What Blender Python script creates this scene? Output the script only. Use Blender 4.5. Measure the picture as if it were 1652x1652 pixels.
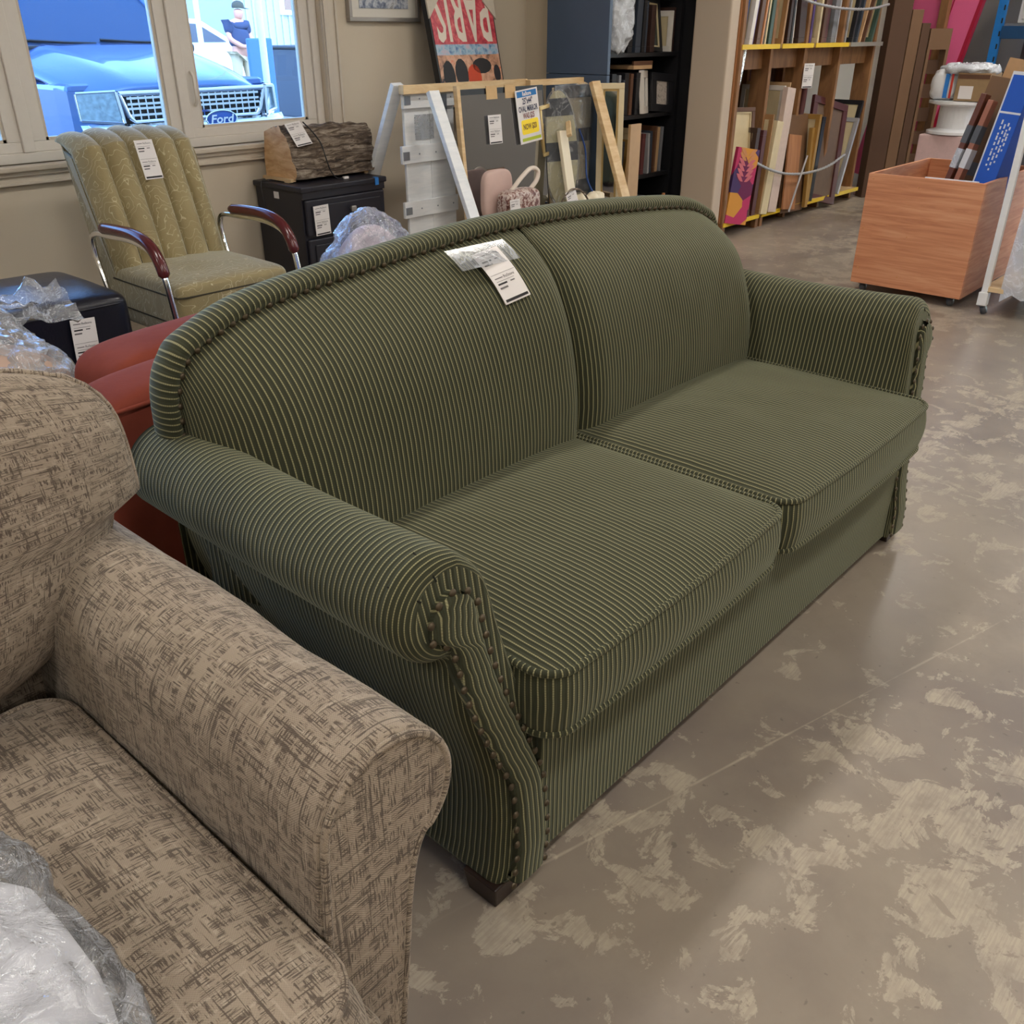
import bpy, bmesh, math, random
import numpy as np
from mathutils import Vector, Matrix, Euler, noise as mnoise

for _o in list(bpy.data.objects): bpy.data.objects.remove(_o)
scene = bpy.context.scene
COL = scene.collection
rnd = random.Random(7)

# ------------------------------------------------------------------ camera
cam_data = bpy.data.cameras.new('camera')
cam = bpy.data.objects.new('camera', cam_data); COL.objects.link(cam)
cam.location = (0, 0, 1.35)
cam.rotation_euler = (math.radians(90-28.1), 0, math.radians(42-90))
cam_data.sensor_width = 36; cam_data.lens = 36*1457/1652
cam_data.clip_start = 0.02; cam_data.clip_end = 200
scene.camera = cam

# ------------------------------------------------------------------ world, sun, exposure
vs = scene.view_settings
vs.view_transform = 'Standard'; vs.look = 'None'; vs.gamma = 1; vs.use_curve_mapping = False
vs.exposure = 0.30
world = bpy.data.worlds.new('world'); scene.world = world; world.use_nodes = True
wn = world.node_tree
bg = wn.nodes['Background']
sky = wn.nodes.new('ShaderNodeTexSky'); sky.sky_type = 'NISHITA'
sky.sun_disc = False; sky.sun_elevation = math.radians(48); sky.sun_rotation = math.radians(200)
sky.air_density = 1.0; sky.dust_density = 0.6; sky.ozone_density = 1.0
wn.links.new(sky.outputs[0], bg.inputs[0]); bg.inputs[1].default_value = 1.3
sun_d = bpy.data.lights.new('sun', 'SUN'); sun = bpy.data.objects.new('sun', sun_d); COL.objects.link(sun)
sun_d.energy = 2.0; sun_d.angle = math.radians(0.6); sun_d.color = (1.0, 0.96, 0.9)
sun.rotation_euler = Vector((-0.15, -0.75, 0.85)).to_track_quat('Z', 'Y').to_euler()

# ------------------------------------------------------------------ mesh helpers
class MB:
    def __init__(s): s.v=[]; s.f=[]; s.uv=[]
    def add(s, verts, faces, uvs=None):
        o=len(s.v); s.v += [tuple(float(c) for c in p) for p in verts]
        for i,f in enumerate(faces):
            s.f.append([o+k for k in f]); s.uv.append(uvs[i] if uvs else None)
        return s
    def box(s, x0,x1,y0,y1,z0,z1, M=None):
        P=[Vector((x,y,z)) for x in (x0,x1) for y in (y0,y1) for z in (z0,z1)]
        if M: P=[M@p for p in P]
        F=[(0,1,3,2),(4,6,7,5),(0,4,5,1),(2,3,7,6),(0,2,6,4),(1,5,7,3)]
        dx,dy,dz=x1-x0,y1-y0,z1-z0
        loc=[(x,y,z) for x in (0,dx) for y in (0,dy) for z in (0,dz)]
        ax=[(1,2),(1,2),(0,2),(0,2),(0,1),(0,1)]
        U=[[(loc[k][a],loc[k][b]) for k in f] for f,(a,b) in zip(F,ax)]
        return s.add(P,F,U)
    def grid(s, P, U=None, flip=False):
        nu=len(P); nv=len(P[0]); V=[p for r in P for p in r]; F=[]; UU=[]
        for i in range(nu-1):
            for j in range(nv-1):
                q=[(i,j),(i+1,j),(i+1,j+1),(i,j+1)]
                if flip: q=q[::-1]
                F.append([a*nv+b for a,b in q])
                if U is not None: UU.append([U[a][b] for a,b in q])
        return s.add(V,F,UU if U is not None else None)
    def tube(s, pts, r, n=8, cap=True, closed=False):
        pts=[Vector(p) for p in pts]; m=len(pts)
        rr=r if isinstance(r,(list,tuple)) else [r]*m
        rows=[]; up=None; L=0; Ls=[]
        for i,p in enumerate(pts):
            a=pts[(i-1)%m] if (closed or i>0) else pts[i]
            b=pts[(i+1)%m] if (closed or i<m-1) else pts[i]
            t=(b-a).normalized()
            if up is None: up=t.orthogonal().normalized()
            up=(up-t*up.dot(t)); up=up.normalized() if up.length>1e-6 else t.orthogonal().normalized()
            w=t.cross(up)
            if i>0: L+=(p-pts[i-1]).length
            Ls.append(L)
            rows.append([p+(up*math.cos(2*math.pi*k/n)+w*math.sin(2*math.pi*k/n))*rr[i] for k in range(n+1)])
        U=[[(Ls[i],k*2*math.pi*rr[i]/n) for k in range(n+1)] for i in range(m)]
        if closed:
            rows.append(rows[0]); U.append([(L+(pts[0]-pts[-1]).length,u[1]) for u in U[0]])
        s.grid(rows,U)
        if cap and not closed:
            s.add(rows[0][:-1],[list(range(n))]); s.add(rows[-1][:-1],[list(range(n))[::-1]])
        return s
    def lathe(s, prof, M=None, n=20):
        rows=[]; U=[]
        for r,z in prof:
            row=[Vector((r*math.cos(2*math.pi*k/n),r*math.sin(2*math.pi*k/n),z)) for k in range(n+1)]
            rows.append([M@p for p in row] if M else row); U.append([(2*math.pi*.05*k/n,z) for k in range(n+1)])
        return s.grid(rows,U,flip=False)
    def prism(s, poly, d, M=None):
        # poly: list of (a,b) ; extruded along third axis from 0..d ; local coords (a, b, c)
        n=len(poly); A=[Vector((a,b,0)) for a,b in poly]; B=[Vector((a,b,d)) for a,b in poly]
        V=A+B
        if M: V=[M@p for p in V]
        F=[list(range(n))[::-1], list(range(n,2*n))]+[[i,(i+1)%n,n+(i+1)%n,n+i] for i in range(n)]
        U=[[poly[i] for i in F[0]],[poly[i-n] for i in F[1]]]+[[(0,0),(.01,0),(.01,d),(0,d)]]*n
        return s.add(V,F,U)
    def obj(s, name, mat, parent=None, smooth=False, bevel=0, merge=False, subsurf=0, loc=None, solid=0):
        me=bpy.data.meshes.new(name); me.from_pydata(s.v,[],s.f)
        uvl=me.uv_layers.new(name='UVMap'); k=0
        for f,u in zip(s.f,s.uv):
            for i in range(len(f)):
                uvl.data[k].uv = u[i] if u else (s.v[f[i]][0]+s.v[f[i]][1]*.3, s.v[f[i]][2]+s.v[f[i]][1]*.7); k+=1
        if merge:
            bm=bmesh.new(); bm.from_mesh(me); bmesh.ops.remove_doubles(bm,verts=bm.verts,dist=1e-5)
            bmesh.ops.recalc_face_normals(bm,faces=bm.faces); bm.to_mesh(me); bm.free()
        me.materials.append(mat)
        o=bpy.data.objects.new(name,me); COL.objects.link(o)
        if smooth: me.shade_smooth()
        if bevel:
            m=o.modifiers.new('bevel','BEVEL'); m.width=bevel; m.segments=2; m.limit_method='ANGLE'; m.angle_limit=math.radians(40)
        if subsurf:
            m=o.modifiers.new('sub','SUBSURF'); m.levels=subsurf; m.render_levels=subsurf
        if solid:
            m=o.modifiers.new('solid','SOLIDIFY'); m.thickness=solid
        if parent is not None: o.parent=parent
        if loc is not None: o.location=loc
        return o

def tag(o, label=None, cat=None, group=None, kind=None):
    if label: o['label']=label
    if cat: o['category']=cat
    if group: o['group']=group
    if kind: o['kind']=kind
    return o
def empty(name, loc, label, cat, group=None, rz=0):
    e=bpy.data.objects.new(name,None); COL.objects.link(e); e.location=loc; e.rotation_euler=(0,0,rz)
    e.empty_display_size=0.05
    return tag(e,label,cat,group)
class WP:
    """a thing whose parts are written in world coordinates; the Empty stands at its base"""
    def __init__(s,name,loc,label,cat,group=None):
        s.e=empty(name,loc,label,cat,group); s.l=-Vector(loc)
    def part(s,mb,name,mat,sub=None,**k):
        if sub is not None: return mb.obj(name,mat,parent=sub,**k)
        return mb.obj(name,mat,parent=s.e,loc=s.l,**k)
def share(src, name, parent, loc, rot=None, scale=None):
    o=bpy.data.objects.new(name, src.data); COL.objects.link(o); o.parent=parent; o.location=loc
    if rot is not None: o.rotation_euler=rot
    if scale is not None: o.scale=scale
    for m in src.modifiers:
        q=o.modifiers.new(m.name,m.type)
        if m.type=='BEVEL': q.width=m.width; q.segments=m.segments; q.limit_method=m.limit_method
    return o
def interp(x, pts):
    xs=[p[0] for p in pts]; ys=[p[1] for p in pts]; return float(np.interp(x,xs,ys))
def catmull(pts, n=8, closed=False):
    P=[Vector(p) for p in pts]; m=len(P); out=[]
    rng=range(m) if closed else range(m-1)
    for i in rng:
        p1,p2=P[i],P[(i+1)%m]
        p0=P[i-1] if (closed or i>0) else p1*2-p2
        p3=P[(i+2)%m] if (closed or i<m-2) else p2*2-p1
        for k in range(n):
            t=k/n
            out.append(0.5*((2*p1)+(p2-p0)*t+(2*p0-5*p1+4*p2-p3)*t*t+(3*p1-p0-3*p2+p3)*t**3))
    if not closed: out.append(P[-1])
    return out
def text_part(txt, size, mat, parent, M, name='printed_text', align='CENTER', sx=1.0, bold=0.0, world=True, off=None):
    c=bpy.data.curves.new(name,'FONT'); c.body=txt; c.size=size; c.align_x=align; c.align_y='CENTER'; c.offset=bold
    c.resolution_u=2
    t=bpy.data.objects.new(name+'_tmp',c); COL.objects.link(t)
    dg=bpy.context.evaluated_depsgraph_get(); me=bpy.data.meshes.new_from_object(t.evaluated_get(dg))
    bpy.data.objects.remove(t); bpy.data.curves.remove(c)
    me.transform(M@Matrix.Diagonal((sx,1,1,1)))
    me.materials.clear(); me.materials.append(mat)
    o=bpy.data.objects.new(name,me); COL.objects.link(o); o.parent=parent
    if off is not None: o.location=off
    return o
def fbm(x,y,z,oct=4):
    return mnoise.fractal(Vector((x,y,z)),1.0,2.0,oct)

# ------------------------------------------------------------------ material helpers
def srgb(r,g,b):
    f=lambda c:(c/255/12.92 if c/255<=.04045 else ((c/255+.055)/1.055)**2.4)
    return (f(r),f(g),f(b),1)
class NT:
    def __init__(s,name):
        s.m=bpy.data.materials.new(name); s.m.use_nodes=True; s.t=s.m.node_tree; s.b=s.t.nodes['Principled BSDF']; s.out=s.t.nodes['Material Output']
    def n(s,typ,**kw):
        q=s.t.nodes.new('ShaderNode'+typ)
        for k,v in kw.items():
            if hasattr(q,k) and k not in q.inputs: setattr(q,k,v)
            else: q.inputs[k].default_value=v
        return q
    def l(s,a,b): s.t.links.new(a,b); return s
    def set(s,**kw):
        for k,v in kw.items(): s.b.inputs[k.replace('_',' ')].default_value=v
        return s
    def math(s,op,a,b=None,c=None):
        q=s.t.nodes.new('ShaderNodeMath'); q.operation=op
        for i,x in enumerate((a,b,c)):
            if x is None: continue
            if hasattr(x,'is_linked'): s.t.links.new(x,q.inputs[i])
            else: q.inputs[i].default_value=x
        return q.outputs[0]
    def ramp(s,fac,stops,interp='LINEAR'):
        q=s.t.nodes.new('ShaderNodeValToRGB'); q.color_ramp.interpolation=interp
        e=q.color_ramp.elements
        while len(e)<len(stops): e.new(0.5)
        for i,(p,c) in enumerate(stops): e[i].position=p; e[i].color=c if len(c)==4 else (*c,1)
        s.t.links.new(fac,q.inputs[0]); return q.outputs[0]
    def mix(s,fac,a,b,typ='MIX'):
        q=s.t.nodes.new('ShaderNodeMix'); q.data_type='RGBA'; q.blend_type=typ
        for sock,x in ((q.inputs[0],fac),(q.inputs[6],a),(q.inputs[7],b)):
            if hasattr(x,'is_linked'): s.t.links.new(x,sock)
            else: sock.default_value=x
        return q.outputs[2]
    def bump(s,h,strength=.3,dist=.01):
        q=s.t.nodes.new('ShaderNodeBump'); q.inputs['Strength'].default_value=strength; q.inputs['Distance'].default_value=dist
        s.t.links.new(h,q.inputs['Height']); s.t.links.new(q.outputs[0],s.b.inputs['Normal']); return q
    def coord(s,which='Object',scale=None,rot=None):
        tc=s.t.nodes.new('ShaderNodeTexCoord'); o=tc.outputs[which]
        if scale is not None or rot is not None:
            mp=s.t.nodes.new('ShaderNodeMapping')
            if scale is not None: mp.inputs['Scale'].default_value=scale
            if rot is not None: mp.inputs['Rotation'].default_value=rot
            s.t.links.new(o,mp.inputs[0]); o=mp.outputs[0]
        return o
    def noise(s,vec,scale=5,detail=4,rough=.55,dist=0):
        q=s.t.nodes.new('ShaderNodeTexNoise'); q.inputs['Scale'].default_value=scale; q.inputs['Detail'].default_value=detail
        q.inputs['Roughness'].default_value=rough; q.inputs['Distortion'].default_value=dist
        s.t.links.new(vec,q.inputs['Vector']); return q.outputs['Fac']
    def sep(s,vec):
        q=s.t.nodes.new('ShaderNodeSeparateXYZ'); s.t.links.new(vec,q.inputs[0]); return q.outputs

def plain(name,col,rough=.6,metal=0,var=.12,scale=30,bump=0,spec=None):
    N=NT(name); N.set(Roughness=rough,Metallic=metal)
    if spec is not None: N.set(Specular_IOR_Level=spec)
    if var:
        f=N.noise(N.coord('Object'),scale,3)
        c=N.mix(f,tuple(x*(1-var) for x in col[:3])+(1,),tuple(min(1,x*(1+var)) for x in col[:3])+(1,))
        N.l(c,N.b.inputs['Base Color'])
        if bump: N.bump(f,bump,.004)
    else: N.set(Base_Color=col)
    return N.m
def wood(name,c1,c2,scale=(3,30,30),rough=.5,bump=.05):
    N=NT(name); N.set(Roughness=rough)
    v=N.coord('Object',scale)
    f=N.noise(v,1.0,5,.6,.6)
    c=N.ramp(f,[(.3,c1),(.5,tuple((a+b)/2 for a,b in zip(c1,c2))),(.7,c2)])
    N.l(c,N.b.inputs['Base Color']); N.bump(f,bump,.003)
    return N.m
# ------------------------------------------------------------------ materials: sofas and shell
def mk_corduroy(name,pitch=.0118,dark=srgb(46,47,32),light=srgb(152,148,112),tint=1.0):
    N=NT(name); N.set(Roughness=.85,Specular_IOR_Level=.2,Sheen_Weight=.25,Sheen_Roughness=.5)
    N.b.inputs['Sheen Tint'].default_value=(.75,.8,.6,1)
    uv=N.coord('UV'); x,y,_=N.sep(uv)
    wob=N.noise(N.coord('Object'),14,2)
    xx=N.math('ADD',x,N.math('MULTIPLY',wob,.0035))
    fr=N.math('FRACT',N.math('DIVIDE',xx,pitch))
    d=N.math('ABSOLUTE',N.math('SUBTRACT',fr,.5))           # 0 at line centre, .5 between
    line=N.ramp(d,[(.0,(1,1,1)),(.07,(.9,.9,.9)),(.14,(0,0,0)),(1,(0,0,0))])
    dots=N.math('FRACT',N.math('DIVIDE',y,.0042))
    dd=N.ramp(N.math('ABSOLUTE',N.math('SUBTRACT',dots,.5)),[(0,(1,1,1)),(.3,(.9,.9,.9)),(.5,(.45,.45,.45))])
    fac=N.math('MULTIPLY',line,dd)
    big=N.noise(N.coord('Object'),3.0,3)
    dk=N.mix(big,tuple(c*.8 for c in dark[:3])+(1,),tuple(c*1.25 for c in dark[:3])+(1,))
    fine=N.noise(uv,420,2)
    dk=N.mix(N.math('MULTIPLY',fine,.5),dk,tuple(c*1.9 for c in dark[:3])+(1,))
    sec=N.ramp(N.math('ABSOLUTE',N.math('SUBTRACT',d,.36)),[(0,(.5,.5,.5)),(.07,(0,0,0)),(1,(0,0,0))])
    dk=N.mix(sec,dk,srgb(58,66,56))
    c=N.mix(fac,dk,light)
    N.l(c,N.b.inputs['Base Color'])
    N.bump(N.math('ADD',N.math('MULTIPLY',d,1.2),N.math('MULTIPLY',fac,.35)),.55,.004)
    return N.m
M_CORD=mk_corduroy('green_corduroy')
M_CORDW=mk_corduroy('green_corduroy_welt',pitch=.0105)

def mk_beige():
    N=NT('beige_slub_weave'); N.set(Roughness=.9,Specular_IOR_Level=.15,Sheen_Weight=.12)
    uv=N.coord('UV'); x,y,_=N.sep(uv)
    def streak(sx,sy,th0,th1,off):
        mp=N.n('Mapping'); mp.inputs['Scale'].default_value=(sx,sy,1); mp.inputs['Location'].default_value=(off,off*.7,0); N.l(uv,mp.inputs[0])
        return N.ramp(N.noise(mp.outputs[0],1.0,2,.55),[(th0,(0,0,0)),(th1,(1,1,1))])
    def mask(s_,a,b,off):
        mp=N.n('Mapping'); mp.inputs['Scale'].default_value=s_; mp.inputs['Location'].default_value=(off,off,0); N.l(uv,mp.inputs[0])
        return N.ramp(N.noise(mp.outputs[0],1.0,2,.5),[(a,(0,0,0)),(b,(1,1,1))])
    a=N.math('MULTIPLY',streak(420,34,.50,.58,0),mask((24,58,1),.47,.53,1.0))      # dashes along v in clusters
    b=N.math('MULTIPLY',streak(34,420,.50,.58,5.3),mask((58,24,1),.47,.53,4.0))    # dashes along u in clusters
    l1=streak(210,7,.61,.66,2.1); l2=streak(7,210,.61,.66,8.8)                     # long thin slubs
    st=N.math('MINIMUM',N.math('ADD',N.math('MAXIMUM',a,b),N.math('MULTIPLY',N.math('MAXIMUM',l1,l2),.9)),1.0)
    pale=N.math('MAXIMUM',streak(120,12,.60,.68,12.1),streak(12,120,.60,.68,17.7))
    wx=N.math('SINE',N.math('MULTIPLY',x,2*math.pi/.0034)); wy=N.math('SINE',N.math('MULTIPLY',y,2*math.pi/.0034))
    wv=N.math('MULTIPLY',wx,wy)
    base=N.mix(N.noise(uv,9,3),srgb(152,138,122),srgb(174,160,142))
    base=N.mix(N.math('MULTIPLY',pale,.6),base,srgb(190,176,158))
    base=N.mix(N.math('MULTIPLY_ADD',wv,.10,.10),base,srgb(104,92,80))
    c=N.mix(N.math('MULTIPLY',st,.74),base,srgb(58,48,42))
    N.l(c,N.b.inputs['Base Color'])
    N.bump(N.math('ADD',wv,N.math('MULTIPLY',st,-.8)),.35,.002)
    return N.m
M_BEIGE=mk_beige()
M_DARKLEG=wood('dark_leg_wood',srgb(30,21,18),srgb(52,36,28),(4,4,30),.35)
M_BRASS=plain('antique_brass',srgb(82,72,56),.42,.6,.25,200)

def mk_floor():
    N=NT('polished_concrete')
    o=N.coord('Object')
    big=N.noise(o,.55,5,.6); mid=N.noise(o,2.0,6,.62,.3)
    base=N.ramp(mid,[(.3,srgb(130,118,106)),(.5,srgb(144,132,118)),(.7,srgb(155,143,127))])
    base=N.mix(N.math('MULTIPLY',N.ramp(big,[(.38,(0,0,0)),(.62,(1,1,1))]),.6),base,srgb(157,144,126))
    base=N.mix(N.math('MULTIPLY',N.ramp(N.noise(o,4.5,6,.7),[(.5,(0,0,0)),(.72,(1,1,1))]),.35),base,srgb(112,103,94))
    base=N.mix(N.math('MULTIPLY',N.ramp(N.noise(o,.9,4,.6,.4),[(.44,(0,0,0)),(.60,(1,1,1))]),.7),base,srgb(118,107,100))
    zone=N.ramp(N.noise(o,1.05,2,.5),[(.42,(0,0,0)),(.62,(1,1,1))])
    pn=N.noise(o,9.5,10,.70,.45)
    th=N.math('ADD',pn,N.math('MULTIPLY',zone,.11))
    patch=N.ramp(th,[(.588,(0,0,0)),(.602,(1,1,1))])
    st=N.coord('Object',(16,240,1),(0,0,.75))
    comb=N.ramp(N.noise(st,1.0,2,.5),[(.44,(.66,.66,.66)),(.54,(1,1,1))])
    patch=N.math('MULTIPLY',N.math('MULTIPLY',patch,comb),N.ramp(N.noise(o,16,6,.7),[(.34,(.35,.35,.35)),(.56,(1,1,1))]))
    c=N.mix(N.math('MULTIPLY',patch,.8),base,srgb(180,168,148))
    specks=N.ramp(N.noise(o,46,2,.5),[(.70,(0,0,0)),(.74,(1,1,1))])
    c=N.mix(N.math('MULTIPLY',specks,.4),c,srgb(80,72,64))
    x,y,_=N.sep(o)
    jl=N.math('ABSOLUTE',N.math('ADD',N.math('SUBTRACT',y,.981),N.math('MULTIPLY',x,.277)))
    jn=N.ramp(N.math('ADD',N.math('MULTIPLY',jl,60.0),N.math('MULTIPLY',N.noise(o,9,4),.6)),[(.30,(1,1,1)),(.50,(0,0,0))])
    jn=N.math('MULTIPLY',jn,N.ramp(N.noise(o,3.2,4,.7),[(.42,(.1,.1,.1)),(.60,(1,1,1))]))
    c=N.mix(N.math('MULTIPLY',jn,.55),c,srgb(202,188,164))
    N.l(c,N.b.inputs['Base Color'])
    r=N.ramp(mid,[(.3,(.30,.30,.30)),(.7,(.46,.46,.46))]); r2=N.math('ADD',r,N.math('MULTIPLY',patch,.12))
    N.l(r2,N.b.inputs['Roughness']); N.set(Specular_IOR_Level=.5)
    N.bump(N.math('ADD',N.math('MULTIPLY',patch,.5),mid),.06,.004)
    return N.m
M_FLOOR=mk_floor()
def mk_wall(name,col):
    N=NT(name); N.set(Roughness=.75,Specular_IOR_Level=.25)
    f=N.noise(N.coord('Object'),60,3); g=N.noise(N.coord('Object'),1.5,3)
    N.l(N.mix(g,tuple(c*.95 for c in col[:3])+(1,),tuple(c*1.04 for c in col[:3])+(1,)),N.b.inputs['Base Color']); N.bump(f,.12,.002)
    return N.m
M_WALL=mk_wall('beige_wall_paint',srgb(206,194,174))
M_COLUMN=mk_wall('column_paint',srgb(196,180,160))
M_CEIL=mk_wall('white_ceiling_paint',srgb(225,222,214))
M_GREYWALL=mk_wall('grey_block_wall',srgb(150,146,140))
M_TRIM=plain('white_window_vinyl',srgb(214,208,198),.45,0,.04)
M_SILL=plain('painted_sill',srgb(200,190,174),.5,0,.04)
M_DARKBASE=plain('dark_rubber_base',srgb(40,42,46),.6)

def mk_glass():
    N=NT('window_glass'); t=N.t
    tr=N.n('BsdfTransparent'); tr.inputs[0].default_value=(.74,.87,1,1)
    gl=N.n('BsdfGlossy'); gl.inputs['Roughness'].default_value=.02
    fr=N.n('Fresnel'); fr.inputs[0].default_value=1.35
    mx=N.n('MixShader'); N.l(fr.outputs[0],mx.inputs[0]); N.l(tr.outputs[0],mx.inputs[1]); N.l(gl.outputs[0],mx.inputs[2])
    N.l(mx.outputs[0],N.out.inputs[0]); return N.m
M_GLASS=mk_glass()

# ------------------------------------------------------------------ room shell
ROOM_X0,ROOM_X1,ROOM_Y0,YW=-4.0,11.0,-5.0,4.65
CEIL=3.2
def struct(name,mb,mat,**k): return tag(mb.obj(name,mat,**k),kind='structure')
struct('floor',MB().box(ROOM_X0-.2,ROOM_X1+.2,ROOM_Y0-.2,YW+.2,-.2,0),M_FLOOR)
struct('ceiling',MB().box(ROOM_X0-.2,ROOM_X1+.2,ROOM_Y0-.2,YW+.2,CEIL,CEIL+.2),M_CEIL)
WX0,WX1,WZ0,WZ1=-1.0,3.56,.80,2.25      # window opening
wb=MB(); T=.16
wb.box(ROOM_X0,WX0,YW,YW+T,0,6.6); wb.box(WX1,5.305,YW,YW+T,0,6.6)  # unseen upper wall, raised past the ceiling to shade the truck outside
wb.box(WX0,WX1,YW,YW+T,0,WZ0); wb.box(WX0,WX1,YW,YW+T,WZ1,6.6)
wb.box(5.305,ROOM_X1+.2,4.40,YW+T,0,6.6)
struct('wall_back',wb,M_WALL)
struct('wall_left',MB().box(ROOM_X0-.2,ROOM_X0,ROOM_Y0,YW,0,CEIL),M_WALL)
DOY0,DOY1,DOZ=-1.2,2.3,2.8                # open loading door, beyond the right edge of the picture
wr=MB(); wr.box(ROOM_X1,ROOM_X1+.2,ROOM_Y0,DOY0,0,CEIL).box(ROOM_X1,ROOM_X1+.2,DOY1,4.4,0,CEIL).box(ROOM_X1,ROOM_X1+.2,DOY0,DOY1,DOZ,CEIL)
struct('wall_right',wr,M_GREYWALL)
struct('wall_front',MB().box(ROOM_X0,ROOM_X1,ROOM_Y0-.2,ROOM_Y0,0,CEIL),M_WALL)

# square column between bookcase and rack
cl=WP('wall_column',(5.95,3.44,0),None,None); tag(cl.e,kind='structure')
cl.part(MB().box(5.945,6.06,3.432,3.71,.10,CEIL),'column_shaft',M_COLUMN,bevel=.012)
cl.part(MB().box(5.95,6.055,3.437,3.71,0,.10),'column_base',M_DARKBASE)

# window: frame, sashes, panes, sill, trim
wf=WP('window_1',(1.3,YW,.8),None,None); tag(wf.e,kind='structure')
yf0,yf1=YW+.035,YW+.11
wf.part(MB().box(WX0,WX1,yf0,yf1,WZ0,.845),'frame_bottom_rail',M_TRIM,bevel=.004)
wf.part(MB().box(WX0,WX1,yf0,yf1,WZ1-.05,WZ1),'frame_top_rail',M_TRIM)
for x0,x1 in ((WX0,WX0+.05),(1.82,1.875),(2.645,2.70),(WX1-.05,WX1)):
    wf.part(MB().box(x0,x1,yf0-.004,yf1,.845,WZ1-.05),'frame_mullion',M_TRIM,bevel=.004)
def sash(x0,x1,yo,w=.062,pane=True):
    f=MB(); y0,y1=YW+.045+yo,YW+.085+yo; z0,z1=.845,WZ1-.05
    f.box(x0,x1,y0,y1,z0,z0+.045).box(x0,x1,y0,y1,z1-.045,z1).box(x0,x0+w,y0,y1,z0+.045,z1-.045).box(x1-w,x1,y0,y1,z0+.045,z1-.045)
    s=wf.part(f,'sash',M_TRIM,bevel=.003)
    b=MB(); e=.014; zz0,zz1=z0+.045,z1-.045
    b.box(x0+w,x0+w+e,y0+.008,y1,zz0,zz1).box(x1-w-e,x1-w,y0+.008,y1,zz0,zz1).box(x0+w,x1-w,y0+.008,y1,zz0,zz0+e).box(x0+w,x1-w,y0+.008,y1,zz1-e,zz1)
    wf.part(b,'glazing_bead',M_SILL,sub=s)
    wf.part(MB().box(x0+w,x1-w,YW+.062+yo,YW+.066+yo,zz0,zz1),'pane',M_GLASS,sub=s)
sash(WX0+.05,1.82,0); sash(1.875,2.645,0); sash(2.70,WX1-.05,0)
h=wf.part(MB().tube([(2.735,YW+.044,1.0),(2.735,YW+.022,1.02),(2.735,YW+.02,1.08),(2.735,YW+.022,1.14),(2.735,YW+.044,1.16)],.008,8),'sash_handle',M_TRIM,smooth=True)
ws=MB(); ws.box(WX0-.1,WX1+.1,YW-.055,YW+.04,.775,.80); struct('trim_1',ws,M_SILL,bevel=.006)
ws=MB(); ws.box(WX0-.1,WX1+.1,YW-.022,YW,.715,.775).box(WX0-.1,WX1+.1,YW-.035,YW,.755,.775).box(WX0-.1,WX1+.1,YW-.03,YW,.715,.728)
struct('trim_2',ws,M_SILL,bevel=.003)
ws=MB(); ws.box(WX1,WX1+.10,YW-.02,YW,.80,WZ1+.1).box(WX1+.006,WX1+.03,YW-.03,YW,.80,WZ1+.1).box(WX1+.085,WX1+.10,YW-.03,YW,.80,WZ1+.1); struct('trim_3',ws,M_SILL,bevel=.003)

# ceiling lamps (fluorescent battens)
def mk_emit(name,col,st):
    N=NT(name); e=N.n('Emission'); e.inputs[0].default_value=col; e.inputs[1].default_value=st; N.l(e.outputs[0],N.out.inputs[0]); return N.m
M_TUBE=mk_emit('lamp_diffuser_light',(1.0,.94,.87,1),20.0)
M_LAMPBODY=plain('lamp_housing',srgb(230,230,228),.5)
k=0
for ix,x in enumerate((-2.0,1.0,4.0,7.0,9.6)):
    for y in (-2.9,-.4,2.1):
        if (ix,y)==(0,2.1): pass
        L=WP('ceiling_lamp',(x,y,CEIL-.08),'white ceiling lamp overhead, out of the picture','lamp','ceiling lamps overhead')
        L.part(MB().box(x-.62,x+.62,y-.16,y+.16,CEIL-.06,CEIL),'housing',M_LAMPBODY)
        L.part(MB().box(x-.60,x+.60,y-.14,y+.14,CEIL-.075,CEIL-.06),'diffuser',M_TUBE)
# ------------------------------------------------------------------ green corduroy sofa
SC=1.66                                    # centre of the sofa along x
gs=WP('sofa',(SC,1.15,0),'green striped corduroy two-cushion sofa with brass nailheads, centre of the room','sofa')
def mx(x,side): return x if side<0 else 2*SC-x
# legs
for side in (-1,1):
    for y0,y1 in ((.730,.81),(1.46,1.54)):
        b=MB(); x0,x1=.768,.85; t=.012
        P=[(x0,y0,.045),(x1,y0,.045),(x1,y1,.045),(x0,y1,.045),(x0+t*.2,y0+t*.2,0),(x1-t,y0+t*.2,0),(x1-t,y1-t,0),(x0+t*.2,y1-t,0)]
        P=[(mx(p[0],side),p[1],p[2]) for p in P]
        F=[(0,1,2,3),(7,6,5,4),(0,4,5,1),(1,5,6,2),(2,6,7,3),(3,7,4,0)]
        if side>0: F=[f[::-1] for f in F]
        b.add(P,F); gs.part(b,'leg',M_DARKLEG,bevel=.003)
# arm profile in x,z (near arm)
prof=[(.83,.04),(.778,.04),(.784,.08),(.790,.14),(.793,.20),(.787,.27),(.770,.335),(.750,.405),(.740,.465),(.738,.505)]
cx,cz,cr=.735,.613,.087
for a in range(-95,-316,-15):
    prof.append((cx+cr*math.cos(math.radians(a)),cz+cr*math.sin(math.radians(a))))
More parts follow.
